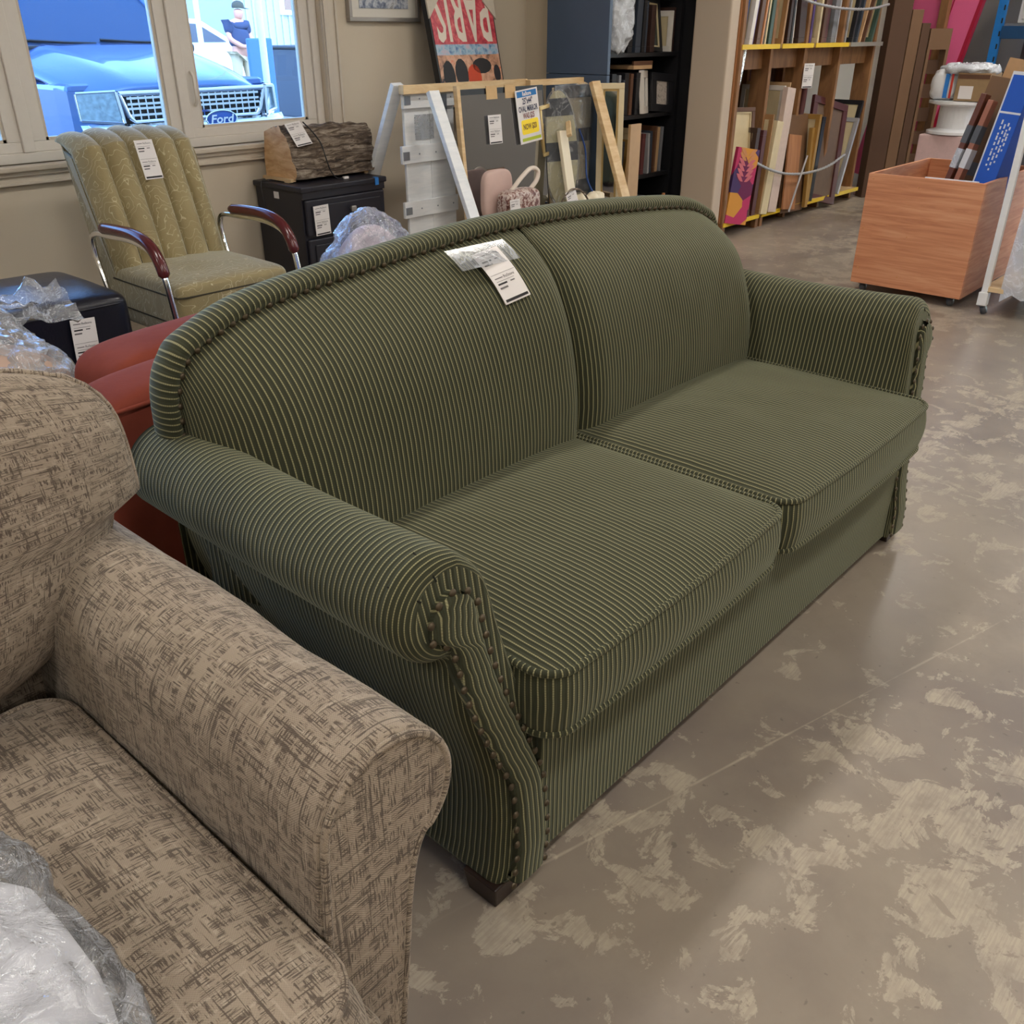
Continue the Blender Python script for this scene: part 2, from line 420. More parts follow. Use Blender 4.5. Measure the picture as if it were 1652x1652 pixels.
# a=-315 -> 45deg : inner shoulder
prof+=[(.818,.648),(.832,.60),(.842,.54),(.858,.467),(.876,.40),(.897,.33),(.908,.285),(.905,.25),(.895,.21),(.892,.12),(.89,.04)]
pp=[Vector((p[0],p[1],0)) for p in prof]; pp=catmull(pp,3)
yf=lambda z:.724+.135*max(0,z-.12)
def arm(side):
    cen=Vector((.775,.50,0)); n=len(pp)
    secs=[]  # (dy from front, inset)
    for k in range(8):
        a=math.pi/2*k/7; secs.append((.034*(1-math.sin(a)), 1-.10*(1-math.sin(a))**1.0 if False else .030*(1-math.cos(math.pi/2-a))))
    secs=[(.036*(1-math.cos(math.pi/2*k/7)), .034*(1-math.sin(math.pi/2*k/7))) for k in range(8)]
    rows=[];U=[]
    arc=[0]
    for i in range(1,n): arc.append(arc[-1]+(pp[i]-pp[i-1]).length)
    def nrm(i):
        a=pp[max(i-1,0)];b=pp[min(i+1,n-1)];t=(b-a); return Vector((t.y,-t.x,0)).normalized()
    # profile goes outer-bottom, roll, inner: interior is to the right of travel
    ys=[s[0] for s in secs]+list(np.linspace(.10,.80,18)); ins=[s[1] for s in secs]+[0]*18
    for dy,dn in zip(ys,ins):
        row=[];ur=[]
        for i,p in enumerate(pp):
            fi=max(0.0,min(1.0,(i/(n-1)-.60)/.12)); q=p+nrm(i)*dn*(1-.62*fi)
            y=yf(p.y)+dy-.004*fi*math.exp(-dy/.05)
            # slight sag of the roll towards the back
            sag=-.012*math.sin(min(1,max(0,(y-.8)/.75))*math.pi)*max(0,(p.y-.5)/.2)
            y=min(y,1.548)
            row.append((mx(q.x,side),y,q.y+sag)); ur.append((y-dn,arc[i]))
        rows.append(row);U.append(ur)
    m=MB(); m.grid(rows,U,flip=(side>0))
    # front cap (behind the panel)
    m.add(rows[0],[list(range(n)) if side>0 else list(range(n))[::-1]])
    return gs.part(m,'arm',M_CORD,smooth=True)
arms={-1:arm(-1),1:arm(1)}
M_SEAM=plain('dark_seam_thread',srgb(22,24,16),.9,0,0)
for side in (-1,1):
    for a,r0 in ((98,.038),(140,.036),(182,.038),(222,.045)):
        ca,sa=math.cos(math.radians(a)),math.sin(math.radians(a)); pts=[]
        for r,dy in ((.052,.004),(.062,.009),(.072,.016),(.080,.026),(.086,.040)):
            x,z=.735+r*ca,.613+r*sa; pts.append((mx(x,side),yf(z)+dy-.003,z))
        gs.part(MB().tube(pts,.0016,5),'pleat_seam',M_SEAM,sub=arms[side],smooth=True)
# nail-trimmed scroll panel on each arm front
lnail=[(.800,.05),(.808,.108),(.815,.178),(.817,.239),(.807,.283),(.787,.332),(.762,.408),(.745,.475),(.737,.535),(.727,.565),(.708,.575),(.696,.592),(.700,.612),(.722,.637),(.748,.644)]
rnail=[(.769,.634),(.785,.611),(.791,.57),(.800,.51),(.814,.453),(.835,.39),(.857,.328),(.876,.269),(.884,.231),(.882,.14),(.874,.05)]
nail=MB()
for r in [0]:
    rows=[];k=10
    for j in range(5):
        a=math.pi/2*j/4; rr=.0068*math.cos(a); zz=.0046*math.sin(a)
        rows.append([(rr*math.cos(2*math.pi*i/k),rr*math.sin(2*math.pi*i/k),zz) for i in range(k+1)])
    nail.grid(rows)
nail_src=nail.obj('nail_head',M_BRASS,smooth=True,merge=True)
nail_used=[False]
def put_nail(part,loc,direction):
    q=Vector(direction).to_track_quat('Z','Y').to_euler()
    if not nail_used[0]:
        nail_used[0]=True; nail_src.parent=part; nail_src.location=loc; nail_src.rotation_euler=q; return
    share(nail_src,'nail_head',part,loc,q)
def resample(pts,step):
    P=[Vector((p[0],p[1],0)) for p in pts]; P=catmull(P,10); L=[0]
    for a,b in zip(P,P[1:]): L.append(L[-1]+(b-a).length)
    n=max(2,int(round(L[-1]/step))); out=[]
    for k in range(n+1):
        s=L[-1]*k/n; i=min(len(P)-2,max(0,int(np.searchsorted(L,s))-1)); t=(s-L[i])/max(1e-9,L[i+1]-L[i]); out.append(P[i].lerp(P[i+1],t))
    return out
for side in (-1,1):
    Lp=resample(lnail,.012); Rp=resample(rnail[::-1],.012)
    n=40
    Lr=[Lp[int(round(i*(len(Lp)-1)/n))] for i in range(n+1)]; Rr=[Rp[int(round(i*(len(Rp)-1)/n))] for i in range(n+1)]
    m=MB(); rows=[];U=[];w=9
    for i in range(n+1):
        row=[];u=[]
        for j in range(w+1):
            t=j/w; p=Lr[i].lerp(Rr[i],t); bul=.010*(1-(2*t-1)**6)
            row.append((mx(p.x,side),yf(p.y)-.009-bul,p.y)); u.append(((t-.5)*(Lr[i]-Rr[i]).length+.0531,i*.018))
        rows.append(row);U.append(u)
    m.grid(rows,U,flip=(side<0))
    back=[[(q[0],q[1]+.03,q[2]) for q in (r[0],r[-1])] for r in rows]
    m.grid([[r[0],b[0]] for r,b in zip(rows,back)],None); m.grid([[r[-1],b[1]] for r,b in zip(rows,back)],None)
    pn=gs.part(m,'arm_front_panel',M_CORD,smooth=True)
    for lst,off in ((lnail,-.004),(rnail,.004)):
        for p in resample(lst,.0300):
            put_nail(pn,(mx(p.x+off,side),yf(p.y)-.011,p.y),(0,-1,.1))
# front rail
m=MB(); rows=[];U=[]
sec=[(.775,.05),(.735,.042),(.731,.06),(.731,.15),(.730,.24),(.729,.30),(.733,.335),(.75,.352),(.80,.355),(1.2,.355)]
sec=catmull([Vector((a,b,0)) for a,b in sec],4)
xs=np.linspace(.884,2*SC-.884,25)
arc=[0]
for a,b in zip(sec,sec[1:]): arc.append(arc[-1]+(b-a).length)
for x in xs:
    rows.append([(x,q.x,q.y) for q in sec]); U.append([(x,a) for a in arc])
m.grid(rows,U,flip=True); m.add(rows[0],[list(range(len(sec)))]); m.add(rows[-1],[list(range(len(sec)))[::-1]]); gs.part(m,'front_rail',M_CORD,smooth=True)
gs.part(MB().box(.80,2*SC-.80,.80,1.54,.042,.33),'frame_body',M_CORD)
# seat cushions
def cushion(x0,x1,y0,y1,zb,zt,crown,rad,bul,name,mat,matw,owner,fsh=.0,nper=160,welt=.0068,uvtop=lambda p:(p[0],p[1]),sub=None):
    cxm,cym=(x0+x1)/2,(y0+y1)/2
    # rounded-rectangle outline
    pts=[]; q=int(nper/4)
    for (ccx,ccy,a0) in ((x1-rad,y0+rad,-90),(x1-rad,y1-rad,0),(x0+rad,y1-rad,90),(x0+rad,y0+rad,180)):
        for k in range(7): 
            a=math.radians(a0+90*k/6); pts.append(Vector((ccx+rad*math.cos(a),ccy+rad*math.sin(a),0)))
    dense=[]
    for a,b in zip(pts,pts[1:]+pts[:1]):
        k=max(1,int((b-a).length/.02))
        for i in range(k): dense.append(a.lerp(b,i/k))
    n=len(dense); per=[0]
    for i in range(n): per.append(per[-1]+(dense[(i+1)%n]-dense[i]).length)
    # bow the front edge outwards a little
    def bow(p):
        s=(p.x-cxm)/((x1-x0)/2); fr=max(0,(cym-p.y)/((y1-y0)/2)); return Vector((p.x,p.y-fsh*(1-s*s)*fr**3,0))
    D=[bow(p) for p in dense]; C=Vector((cxm,cym,0))
    def edge_z(p): return 0
    m=MB(); rows=[];U=[]
    # boxing
    for j in range(7):
        t=j/6; z=zb+(zt-zb)*t; off=bul*math.sin(math.pi*t)
        row=[];u=[]
        for i in range(n+1):
            p=D[i%n]; d=(p-C); d=Vector((d.x/((x1-x0)/2),d.y/((y1-y0)/2),0)); d=d.normalized() if d.length else d
            row.append((p.x+d.x*off,p.y+d.y*off,z)); u.append((per[i]+x0,z))
        rows.append(row);U.append(u)
    m.grid(rows,U)
    # crowned top and flat bottom
    for zz,cr,fl in ((zt,crown,False),(zb,-.005,True)):
        rows=[];U=[]
        for j in range(13):
            s=1-j/12*.999
            row=[];u=[]
            for i in range(n+1):
                p=C+(D[i%n]-C)*s
                a=1-abs((p.x-cxm)/((x1-x0)/2))**2.6; b=1-abs((p.y-cym)/((y1-y0)/2))**2.6
                z=zz+cr*max(0,a)**.55*max(0,b)**.55 + .004*fbm(p.x*5,p.y*5,zz)*(1 if not fl else 0)*(1-s**4)
                row.append((p.x,p.y,z)); u.append(uvtop(p))
            rows.append(row);U.append(u)
        m.grid(rows,U,flip=fl)
    o=owner.part(m,name,mat,smooth=True)
    if welt:
        for z in (zt,zb):
            owner.part(MB().tube([(p.x,p.y,z) for p in D],welt,7,closed=True),'welt',matw,sub=o,smooth=True)
    return o
cushion(.862,1.632,.692,1.30,.340,.462,.034,.05,.012,'seat_cushion',M_CORD,M_CORDW,gs,fsh=.012)
cushion(1.648,2*SC-.862,.692,1.30,.340,.462,.034,.05,.012,'seat_cushion',M_CORD,M_CORDW,gs,fsh=.012)
# camel back: nail line height over x (symmetric)
half=[(.728,.55),(.730,.72),(.737,.782),(.756,.820),(.79,.848),(.925,.892),(1.20,.920),(1.45,.936),(1.64,.941)]
line=[Vector((x,z,0)) for x,z in half]+[Vector((2*SC-x,z,0)) for x,z in half[-2::-1]]
path=catmull(line,10)
def rim_normal(i,P):
    a=P[max(i-1,0)];b=P[min(i+1,len(P)-1)];t=(b-a).normalized(); return Vector((-t.y,t.x,0))
arc=[0]
for a,b in zip(path,path[1:]): arc.append(arc[-1]+(b-a).length)
csec=[(-.012,1.485),(-.004,1.470),(.008,1.464),(.019,1.470),(.026,1.487),(.027,1.508),(.021,1.530),(.007,1.545),(-.02,1.552),(-.05,1.555)]
cs=catmull([Vector((a,b,0)) for a,b in csec],3)
rows=[];U=[]; carc=[0]
for a,b in zip(cs,cs[1:]): carc.append(carc[-1]+(b-a).length)
for i,p in enumerate(path):
    nn=rim_normal(i,path)
    rows.append([(p.x+nn.x*c.x,c.y,p.y+nn.y*c.x) for c in cs]); U.append([(arc[i],a) for a in carc])
m=MB(); m.grid(rows,U,flip=True)
rim=gs.part(m,'back_rim',M_CORD,smooth=True)
for p in [path[0].lerp(path[0],0)]: pass
npts=resample([(p.x,p.y) for p in path[::4]],.0285)
for i,p in enumerate(npts):
    if p.y<.66: continue
    nn=rim_normal(i,npts); put_nail(rim,(p.x-nn.x*.004,1.468,p.y-nn.y*.004),(0-nn.x*.5,-1,-nn.y*.5+.2))
# back panel (rear)
m=MB(); top=[(p.x,1.553,p.y) for p in path[::2]]; m.grid([[t,(t[0],1.553,.05)] for t in top],None); gs.part(m,'back_panel',M_CORD)
# back cushions
bprof=[(0,1.235,.36),(.12,1.250,.44),(.25,1.258,.52),(.45,1.275,.63),(.62,1.300,.73),(.76,1.335,.815),(.87,1.385,.870),(.95,1.437,.905),(1.0,1.480,.925)]
def bp(t):
    return interp(t,[(a,b) for a,b,c in bprof]),interp(t,[(a,c) for a,b,c in bprof])
ts=np.linspace(0,1,45)
sm=[Vector((0,b,c)) for a,b,c in bprof]; smc=catmull(sm,8)
def ztop(x):
    d=abs(x-SC); return interp(SC-d,[(a,b) for a,b in [(q.x,q.y) for q in path[:len(path)//2+1]]])
for side in (-1,1):
    xa,xb=.738,SC-.002; nx=70
    rows=[];U=[]
    us=[]
    for i in range(nx+1):
        s=i/nx; s=.5-.5*math.cos(math.pi*s) if False else s
        us.append(xa+(xb-xa)*(s**1.0))
    us=sorted(set([round(xa+.14*(1-math.cos(math.pi/2*k/14)),5) for k in range(15)]+us+[round(xb-.09*(1-math.cos(math.pi/2*k/10)),5) for k in range(11)]))
    for x in us:
        zt=ztop(x)-.004; row=[];u=[]; L=0; prev=None
        dl=(x-xa); dr=(xb-x)
        el=0 if dl>.16 else (1-math.sqrt(max(0,1-(1-dl/.16)**2)))
        er=0 if dr>.075 else (1-math.sqrt(max(0,1-(1-dr/.075)**2)))
        for q in smc:
            z=.36+(q.z-.36)*(zt-.36)/(.925-.36)
            y=q.y-.022*math.sin(math.pi*min(1,max(0,(q.z-.36)/.56)))
            y=y+(1.478-y)*el*.97
            y=y+er*.055*min(1,max(.0,(1.50-y)/.2))
            y+=.004*fbm(x*4,z*4,3.1+side)
            y=min(y,1.485)
            p=Vector((x,y,z))
            if prev is not None: L+=(p-prev).length
            prev=p
            row.append((mx(x,side),y,z)); u.append((0,L))
        rows.append(row);U.append(u)
    jm=len(rows[0])//2; ua=[0]
    for a,b in zip(rows,rows[1:]): ua.append(ua[-1]+(Vector(b[jm])-Vector(a[jm])).length)
    U=[[(side*(ua[-1]-ua[i])+SC,q[1]) for q in U[i]] for i in range(len(U))]
    m=MB(); m.grid(rows,U,flip=(side<0)); gs.part(m,'back_cushion',M_CORD,smooth=True)

# ------------------------------------------------------------------ beige sofa in the foreground
bs=WP('sofa',(.0,.95,0),'beige slub-weave sofa with rolled arm in the left foreground','sofa')
cx,cz,cr=.462,.572,.098
prof=[(.40,.05),(.44,.05),(.452,.12),(.462,.20),(.474,.30),(.486,.40),(.498,.462),(.512,.492)]
for a in range(-50,176,15):
    prof.append((cx+cr*math.cos(math.radians(a)),cz+cr*math.sin(math.radians(a))))
prof+=[(.360,.53),(.356,.47),(.352,.40),(.35,.25),(.35,.05)]
bp2=catmull([Vector((a,b,0)) for a,b in prof],3)
n=len(bp2); arc=[0]
for a,b in zip(bp2,bp2[1:]): arc.append(arc[-1]+(b-a).length)
def nrm2(i):
    a=bp2[max(i-1,0)];b=bp2[min(i+1,n-1)];t=b-a; return Vector((-t.y,t.x,0)).normalized()
rows=[];U=[]
YB=.605
for dy,dn in [(0,.007),(.002,.003),(.006,0)]+[(d,0) for d in np.linspace(.02,1.0,24)]:
    row=[];u=[]
    for i,p in enumerate(bp2):
        q=p+nrm2(i)*dn
        s=.006*fbm(p.x*6,dy*5,p.y*6)*min(1,dy*10)
        row.append((q.x+s,YB+dy,q.y+s)); u.append((dy-dn,arc[i]))
    rows.append(row);U.append(u)
m=MB(); m.grid(rows,U); ba=bs.part(m,'arm',M_BEIGE,smooth=True)
# arm front panel and piping
cap=MB(); row0=[(p.x+nrm2(i).x*.007,YB,p.y+nrm2(i).y*.007) for i,p in enumerate(bp2)]
cap.add([(r[0],r[1]-.004,r[2]) for r in row0],[list(range(len(row0)))[::-1]],[[(r[0],r[2]) for r in row0][::-1]]); cap.grid([[r,(r[0],r[1]-.004,r[2])] for r in row0]); fp=bs.part(cap,'arm_front_panel',M_BEIGE,smooth=True)
bs.part(MB().tube([(r[0],YB-.002,r[2]) for r in row0],.0055,7),'piping',M_BEIGE,sub=fp,smooth=True)
bs.part(MB().box(-1.6,.40,.56,1.55,.05,.30),'frame_body',M_BEIGE,bevel=.02)
cushion(-.70,.345,.515,1.25,.29,.455,.045,.06,.022,'seat_cushion',M_BEIGE,M_BEIGE,bs,fsh=.0,welt=.006)
bs.part(MB().box(-1.6,.40,1.33,1.60,.05,.80),'back_frame',M_BEIGE,bevel=.04)
# back cushion: big soft pillow leaning back, piped edge
def pillow(owner,name,mat,corner_pts,thick,front_dir,nu=36,nv=30,power=2.6,matw=None,lump=.006,seed=0,uvs=1.0,welt=.0065):
    """corner_pts(s,t)->Vector on the mid surface, s,t in [-1,1]"""
    m=MB()
    for sg in (1,-1):
        rows=[];U=[]
        for i in range(nu+1):
            s=-1+2*i/nu; s=math.sin(s*math.pi/2)
            row=[];u=[]
            for j in range(nv+1):
                t=-1+2*j/nv; t=math.sin(t*math.pi/2)
                p=corner_pts(s,t); h=max(0,1-abs(s)**power)**.5*max(0,1-abs(t)**power)**.5
                p=p+front_dir*(sg*thick*.5*h)+front_dir*(lump*fbm(p.x*6+seed,p.y*6,p.z*6)*h)
                row.append(tuple(p)); u.append(((s*.5)*uvs,(t*.5)*uvs))
            rows.append(row);U.append(u)
        m.grid(rows,U,flip=(sg<0))
    o=owner.part(m,name,mat,smooth=True,merge=True)
    if matw:
        loop=[]
        for k in range(20): loop.append(corner_pts(-1+k/10,-1))
        for k in range(20): loop.append(corner_pts(1,-1+k/10))
        for k in range(20): loop.append(corner_pts(1-k/10,1))
        for k in range(20): loop.append(corner_pts(-1,1-k/10))
        owner.part(MB().tube(loop,welt,7,closed=True),'piping',matw,sub=o,smooth=True)
    return o
def bcp(s,t):
    # rounded corners: squash s by t
    k=1-.10*abs(t)**5; kk=1-.24*abs(s)**4
    x=-.06+.62*s*k
    if t<0: x=-.09+.53*s*(1+.15*(1+t))*k
    z=.705+.255*t*kk
    return Vector((x,1.25+.13*(z-.45)+.03,z))
pillow(bs,'back_cushion',M_BEIGE,bcp,.24,Vector((0,-1,.12)).normalized(),matw=M_BEIGE,uvs=1.1,lump=.012)
# ------------------------------------------------------------------ outside the window
M_ASPH=mk_wall('asphalt',srgb(96,96,98)); M_LOT=mk_wall('pale_gravel',srgb(150,146,140))
tag(MB().box(-25,40,YW+T,11.5,-.6,-.28).obj('ground_outside',M_ASPH),kind='structure')
tag(MB().box(-25,40,11.5,60,-.6,.0).obj('ground_far_lot',M_LOT),kind='structure')
tag(MB().box(ROOM_X1+.2,40,-25,YW+T,-.6,-.05).obj('ground_yard',M_LOT),kind='structure')
M_TBLUE=plain('truck_paint_blue',srgb(70,104,156),.22,.35,.03,4); M_TBLUE.node_tree.nodes['Principled BSDF'].inputs['Coat Weight'].default_value=.6
M_CHROME=plain('chrome',(.82,.83,.85,1),.12,1.0,.03,40)
M_BLACK=plain('black_plastic',srgb(26,27,30),.45,0,.1)
M_DGLASS=plain('dark_windshield_glass',srgb(38,62,92),.05,.2,.0)
M_LENS=plain('headlamp_lens',srgb(150,170,180),.1,.5,.6,26)
M_WHITE=plain('white_paint',srgb(232,232,230),.4,0,.03)
M_RED=plain('red_lens',srgb(190,60,50),.3)
tk=WP('pickup_truck',(4.6,9.5,-.28),'blue pickup truck with chrome grille parked outside the window','truck')
TY=7.9; TC=4.62
# hood: curved surface
rows=[];U=[]
for i in range(25):
    s=-1+2*i/24; row=[];u=[]
    for j in range(17):
        t=j/16; w=.98-.10*(1-t)**2
        y=TY+.02+1.5*t+ .22*(1-t)*abs(s)**3
        z=.965+.27*t**.75-.13*abs(s)**4-.05*(1-t)**3+.020*math.exp(-((abs(s)-.62)/.10)**2)*min(1,t*3+.2)
        row.append((TC+s*w,y,z)); u.append((s,t))
    rows.append(row);U.append(u)
tk.part(MB().grid(rows,U),'hood',M_TBLUE,smooth=True,solid=.03)
body=MB(); body.box(TC-.97,TC+.97,TY+.35,13.4,.05,.95); tk.part(body,'body',M_TBLUE,bevel=.05)
for s in (-1,1):
    f=MB(); pts=[(TC+s*.70,TY+.07,.55),(TC+s*.97,TY+.30,.55),(TC+s*.98,TY+.5,.55),(TC+s*.98,TY+.5,.92),(TC+s*.97,TY+.30,.90),(TC+s*.72,TY+.07,.89)]
    f.add(pts,[(0,1,4,5),(1,2,3,4)]); tk.part(f,'fender',M_TBLUE,solid=.03)
    h=MB(); pts=[(TC+s*.70,TY+.0,.66),(TC+s*.955,TY+.22,.68),(TC+s*.955,TY+.24,.88),(TC+s*.72,TY+.02,.895)]
    h.add(pts,[(0,1,2,3)]); hl=tk.part(h,'headlamp',M_LENS,solid=.03)
    c=MB()
    for a,b in ((0,1),(1,2),(2,3),(3,0)): c.tube([Vector(pts[a])-Vector((0,.02,0)),Vector(pts[b])-Vector((0,.02,0))],.018,6)
    tk.part(c,'headlamp_bezel',M_CHROME,sub=hl)
    l=MB().box(TC+s*.80-.07,TC+s*.80+.07,TY-.13,TY-.09,.30,.39); tk.part(l,'fog_lamp',M_LENS,bevel=.01)
tk.part(MB().box(TC-.68,TC+.68,TY+.04,TY+.10,.42,.90),'grille_backing',M_BLACK)
g=MB(); out=[(-.70,.88),(.70,.88),(.64,.70),(.60,.66),(-.60,.66),(-.64,.70)]
for a,b in zip(out,out[1:]+out[:1]): g.tube([(TC+a[0],TY,a[1]),(TC+b[0],TY,b[1])],.022,8)
gr=tk.part(g,'grille_surround',M_CHROME,smooth=True)
for z in (.715,.765,.80,.845):
    tk.part(MB().box(TC-.64,TC+.64,TY-.004,TY+.02,z-.009,z+.009),'grille_bar',M_CHROME,sub=gr)
for k in range(19):
    x=TC-.60+1.2*k/18; tk.part(MB().box(x-.006,x+.006,TY+.005,TY+.03,.67,.87),'grille_slat',M_CHROME,sub=gr)
rows=[]
for z,dy in ((.20,.03),(.24,-.03),(.30,-.05),(.44,-.05),(.52,-.02),(.60,.0),(.64,.03)):
    rows.append([(TC+s*.98,TY-.10+dy+.25*abs(s)**4,z) for s in np.linspace(-1,1,21)])
tk.part(MB().grid(rows),'bumper',M_CHROME,smooth=True,solid=.02)
tk.part(MB().box(TC-.70,TC+.70,TY-.175,TY-.15,.40,.46),'bumper_step_pad',M_BLACK)
M_FBLUE=plain('badge_blue',srgb(40,84,160),.25,0,0)
lg=MB(); rows=[[(.150*r*math.cos(a),.068*r*math.sin(a),.012*(1-r*r)) for a in np.linspace(0,2*math.pi,33)] for r in (1,.7,.3,.01)]
Ml=Matrix.Translation((4.73,TY-.19,.655))@Matrix.Rotation(math.pi/2,4,'X')
lg.add([Ml@Vector(p) for r in rows for p in r],[[i*33+j,i*33+j+1,(i+1)*33+j+1,(i+1)*33+j] for i in range(3) for j in range(32)])
bd=tk.part(lg,'badge',M_FBLUE,smooth=True)
tk.part(MB().tube([Ml@Vector((.152*math.cos(a),.070*math.sin(a),.004)) for a in np.linspace(0,2*math.pi,32,endpoint=False)],.007,6,closed=True),'badge_ring',M_CHROME,sub=bd,smooth=True)
text_part('Ford',.095,M_WHITE,bd,Ml@Matrix.Translation((0,0,.016))@Matrix(((1.25,.25,0,0),(0,1,0,0),(0,0,1,0),(0,0,0,1))),bold=.002)
tk.part(MB().box(TC-.93,TC+.93,9.36,9.52,1.16,1.225),'cowl_panel',M_BLACK,bevel=.02)
wsd=MB(); wsd.add([(TC-.88,9.50,1.22),(TC+.88,9.50,1.22),(TC+.72,10.35,1.86),(TC-.72,10.35,1.86)],[(0,1,2,3)]); tk.part(wsd,'windshield',M_DGLASS,solid=.02)
for s in (-1,1): tk.part(MB().tube([(TC+s*.93,9.46,1.15),(TC+s*.90,9.55,1.25),(TC+s*.75,10.35,1.87)],.05,8),'roof_pillar',M_TBLUE,smooth=True)
tk.part(MB().box(TC-.76,TC+.76,10.32,11.8,1.84,1.92),'roof',M_TBLUE,bevel=.03)
tk.part(MB().box(TC-.92,TC+.92,10.4,11.8,.95,1.84),'cab',M_DGLASS,bevel=.05)
for x in (-.35,.35): tk.part(MB().tube([(TC+x+.30,9.47,1.235),(TC+x,9.50,1.245),(TC+x-.32,9.54,1.265)],.012,6),'wiper',M_BLACK)
for s in (-1,1):
    tk.part(MB().box(TC+s*1.12-.12,TC+s*1.12+.12,9.9,10.0,1.18,1.42),'side_mirror',M_BLACK,bevel=.03)
    for y in (8.75,12.3):
        w=MB(); Mw=Matrix.Translation((TC+s*.86,y,.12))@Matrix.Rotation(math.pi/2,4,'Y')
        w.lathe([(.01,-.12),(.26,-.12),(.39,-.10),(.40,0),(.39,.10),(.26,.12),(.01,.12)],Mw,24); tk.part(w,'wheel',M_BLACK,smooth=True)
# white car, pole, board, man, dumpster, buildings
cr=WP('car',(12.2,20,0),'white car parked across the lot behind the man in the cap','car')
poly=[(-2.2,.35),(2.2,.35),(2.25,.85),(1.9,1.0),(1.0,1.12),(.2,1.55),(-1.6,1.62),(-2.1,1.1),(-2.25,.8)]
Mc=Matrix.Translation((11.4,21,0))@Matrix.Rotation(math.pi/2,4,'X')
cr.part(MB().prism(poly,1.8,Mc),'body',M_WHITE,bevel=.08)
cr.part(MB().prism([(-1.75,1.12),(.75,1.12),(.10,1.46),(-1.45,1.52)],.02,Matrix.Translation((11.4,19.20,0))@Matrix.Rotation(math.pi/2,4,'X')),'side_window',M_DGLASS)
cr.part(MB().box(13.42,13.62,19.18,19.22,.82,.92),'tail_lamp',M_RED)
for x in (10.0,12.85):
    w=MB().lathe([(.01,-.1),(.2,-.1),(.33,-.08),(.34,0),(.33,.08),(.2,.1),(.01,.1)],Matrix.Translation((x,19.3,.34))@Matrix.Rotation(math.pi/2,4,'X'),20); cr.part(w,'wheel',M_BLACK,smooth=True)
M_POLE=plain('pale_pole',srgb(225,225,220),.5)
for (x,y,lean,lb) in ((9.02,15.0,.0,'pale thin pole standing in front of the white car'),(7.62,11.2,.0,'white pole with dark band beside the blue signboard')):
    p=WP('pole',(x,y,0),lb,'pole'); p.part(MB().tube([(x,y,0 if y>11.5 else -.28),(x,y,4.5)],.045,10),'post',M_POLE,smooth=True); p.part(MB().tube([(x,y,.62),(x,y,.70)],.05,10),'band',M_BLACK)
M_BLUEB=plain('blue_panel_paint',srgb(66,112,190),.5)
sb=WP('signboard',(8.8,13,0),'plain blue upright board standing outside right of the man','signboard')
sb.part(MB().box(8.58,9.02,13.0,13.05,.1,1.24),'panel',M_BLUEB,bevel=.02); sb.part(MB().box(8.60,8.64,13.0,13.4,0,.1).box(8.96,9.0,13.0,13.4,0,.1),'foot',M_BLACK)
db=WP('dumpster',(10.8,14.5,0),'dark grey dumpster beside the pale siding building','dumpster')
db.part(MB().prism([(10.25,.0),(11.4,.0),(11.5,1.06),(10.15,1.06)],1.3,Matrix.Translation((0,15.2,0))@Matrix.Rotation(math.pi/2,4,'X')),'bin',plain('dark_steel',srgb(72,80,92),.5),bevel=.02)
db.part(MB().box(10.12,11.53,13.85,15.25,1.06,1.11),'lid',M_BLACK,bevel=.02)
M_SIDING=plain('pale_siding',srgb(170,176,178),.6); M_BRICKP=plain('brown_panel',srgb(150,118,100),.7)
b1=WP('building',(17,24,0),'pale building with ribbed siding and a framed window beyond the lot','building')
b1.part(MB().box(14.9,24,23,30,0,6),'wall',M_SIDING)
for k in range(16): b1.part(MB().box(15.0+k*.22,15.06+k*.22,22.96,23.0,0,6),'siding_rib',M_SIDING)
w=b1.part(MB().box(16.3,17.6,22.93,23.0,1.7,3.2),'window_frame',M_WHITE); b1.part(MB().box(16.42,16.93,22.91,22.95,1.82,3.1).box(17.0,17.5,22.91,22.95,1.82,3.1),'window_pane',M_BRICKP,sub=w)
b2=WP('building',(8,34,0),'long low building with a brown fascia far behind the truck','building')
b2.part(MB().box(-6,20,33,40,0,3.2),'wall',M_SIDING); b2.part(MB().box(-6.3,20.3,32.7,40,3.2,4.0),'fascia',M_BRICKP)
for k in range(6): b2.part(MB().box(-4+k*4,-2.4+k*4,32.93,33,.9,2.4),'window_pane',M_DGLASS)
# man in cap
M_SKIN=plain('skin',srgb(206,150,128),.55,0,.06); M_NAVY=plain('navy_cotton',srgb(50,62,92),.8); M_KHAKI=plain('khaki_cotton',srgb(188,172,140),.85)
mn=WP('person',(11.05,17,0),'person in a cap, navy T-shirt and khaki trousers holding something at waist height','person')
def skin_mesh(owner,verts,edges,radii,name,mat,root=0):
    me=bpy.data.meshes.new(name); me.from_pydata(verts,edges,[]); o=bpy.data.objects.new(name,me); COL.objects.link(o)
    o.parent=owner.e; o.location=owner.l
    sk=o.modifiers.new('skin','SKIN'); sk.use_smooth_shade=True
    lay=me.skin_vertices[0] if me.skin_vertices else None
    for i,r in enumerate(radii): me.skin_vertices[0].data[i].radius=(r[0],r[1]) if isinstance(r,tuple) else (r,r)
    me.skin_vertices[0].data[root].use_root=True
    s=o.modifiers.new('sub','SUBSURF'); s.levels=2; s.render_levels=2
    me.materials.append(mat); return o
X0,Y0=11.05,17.0
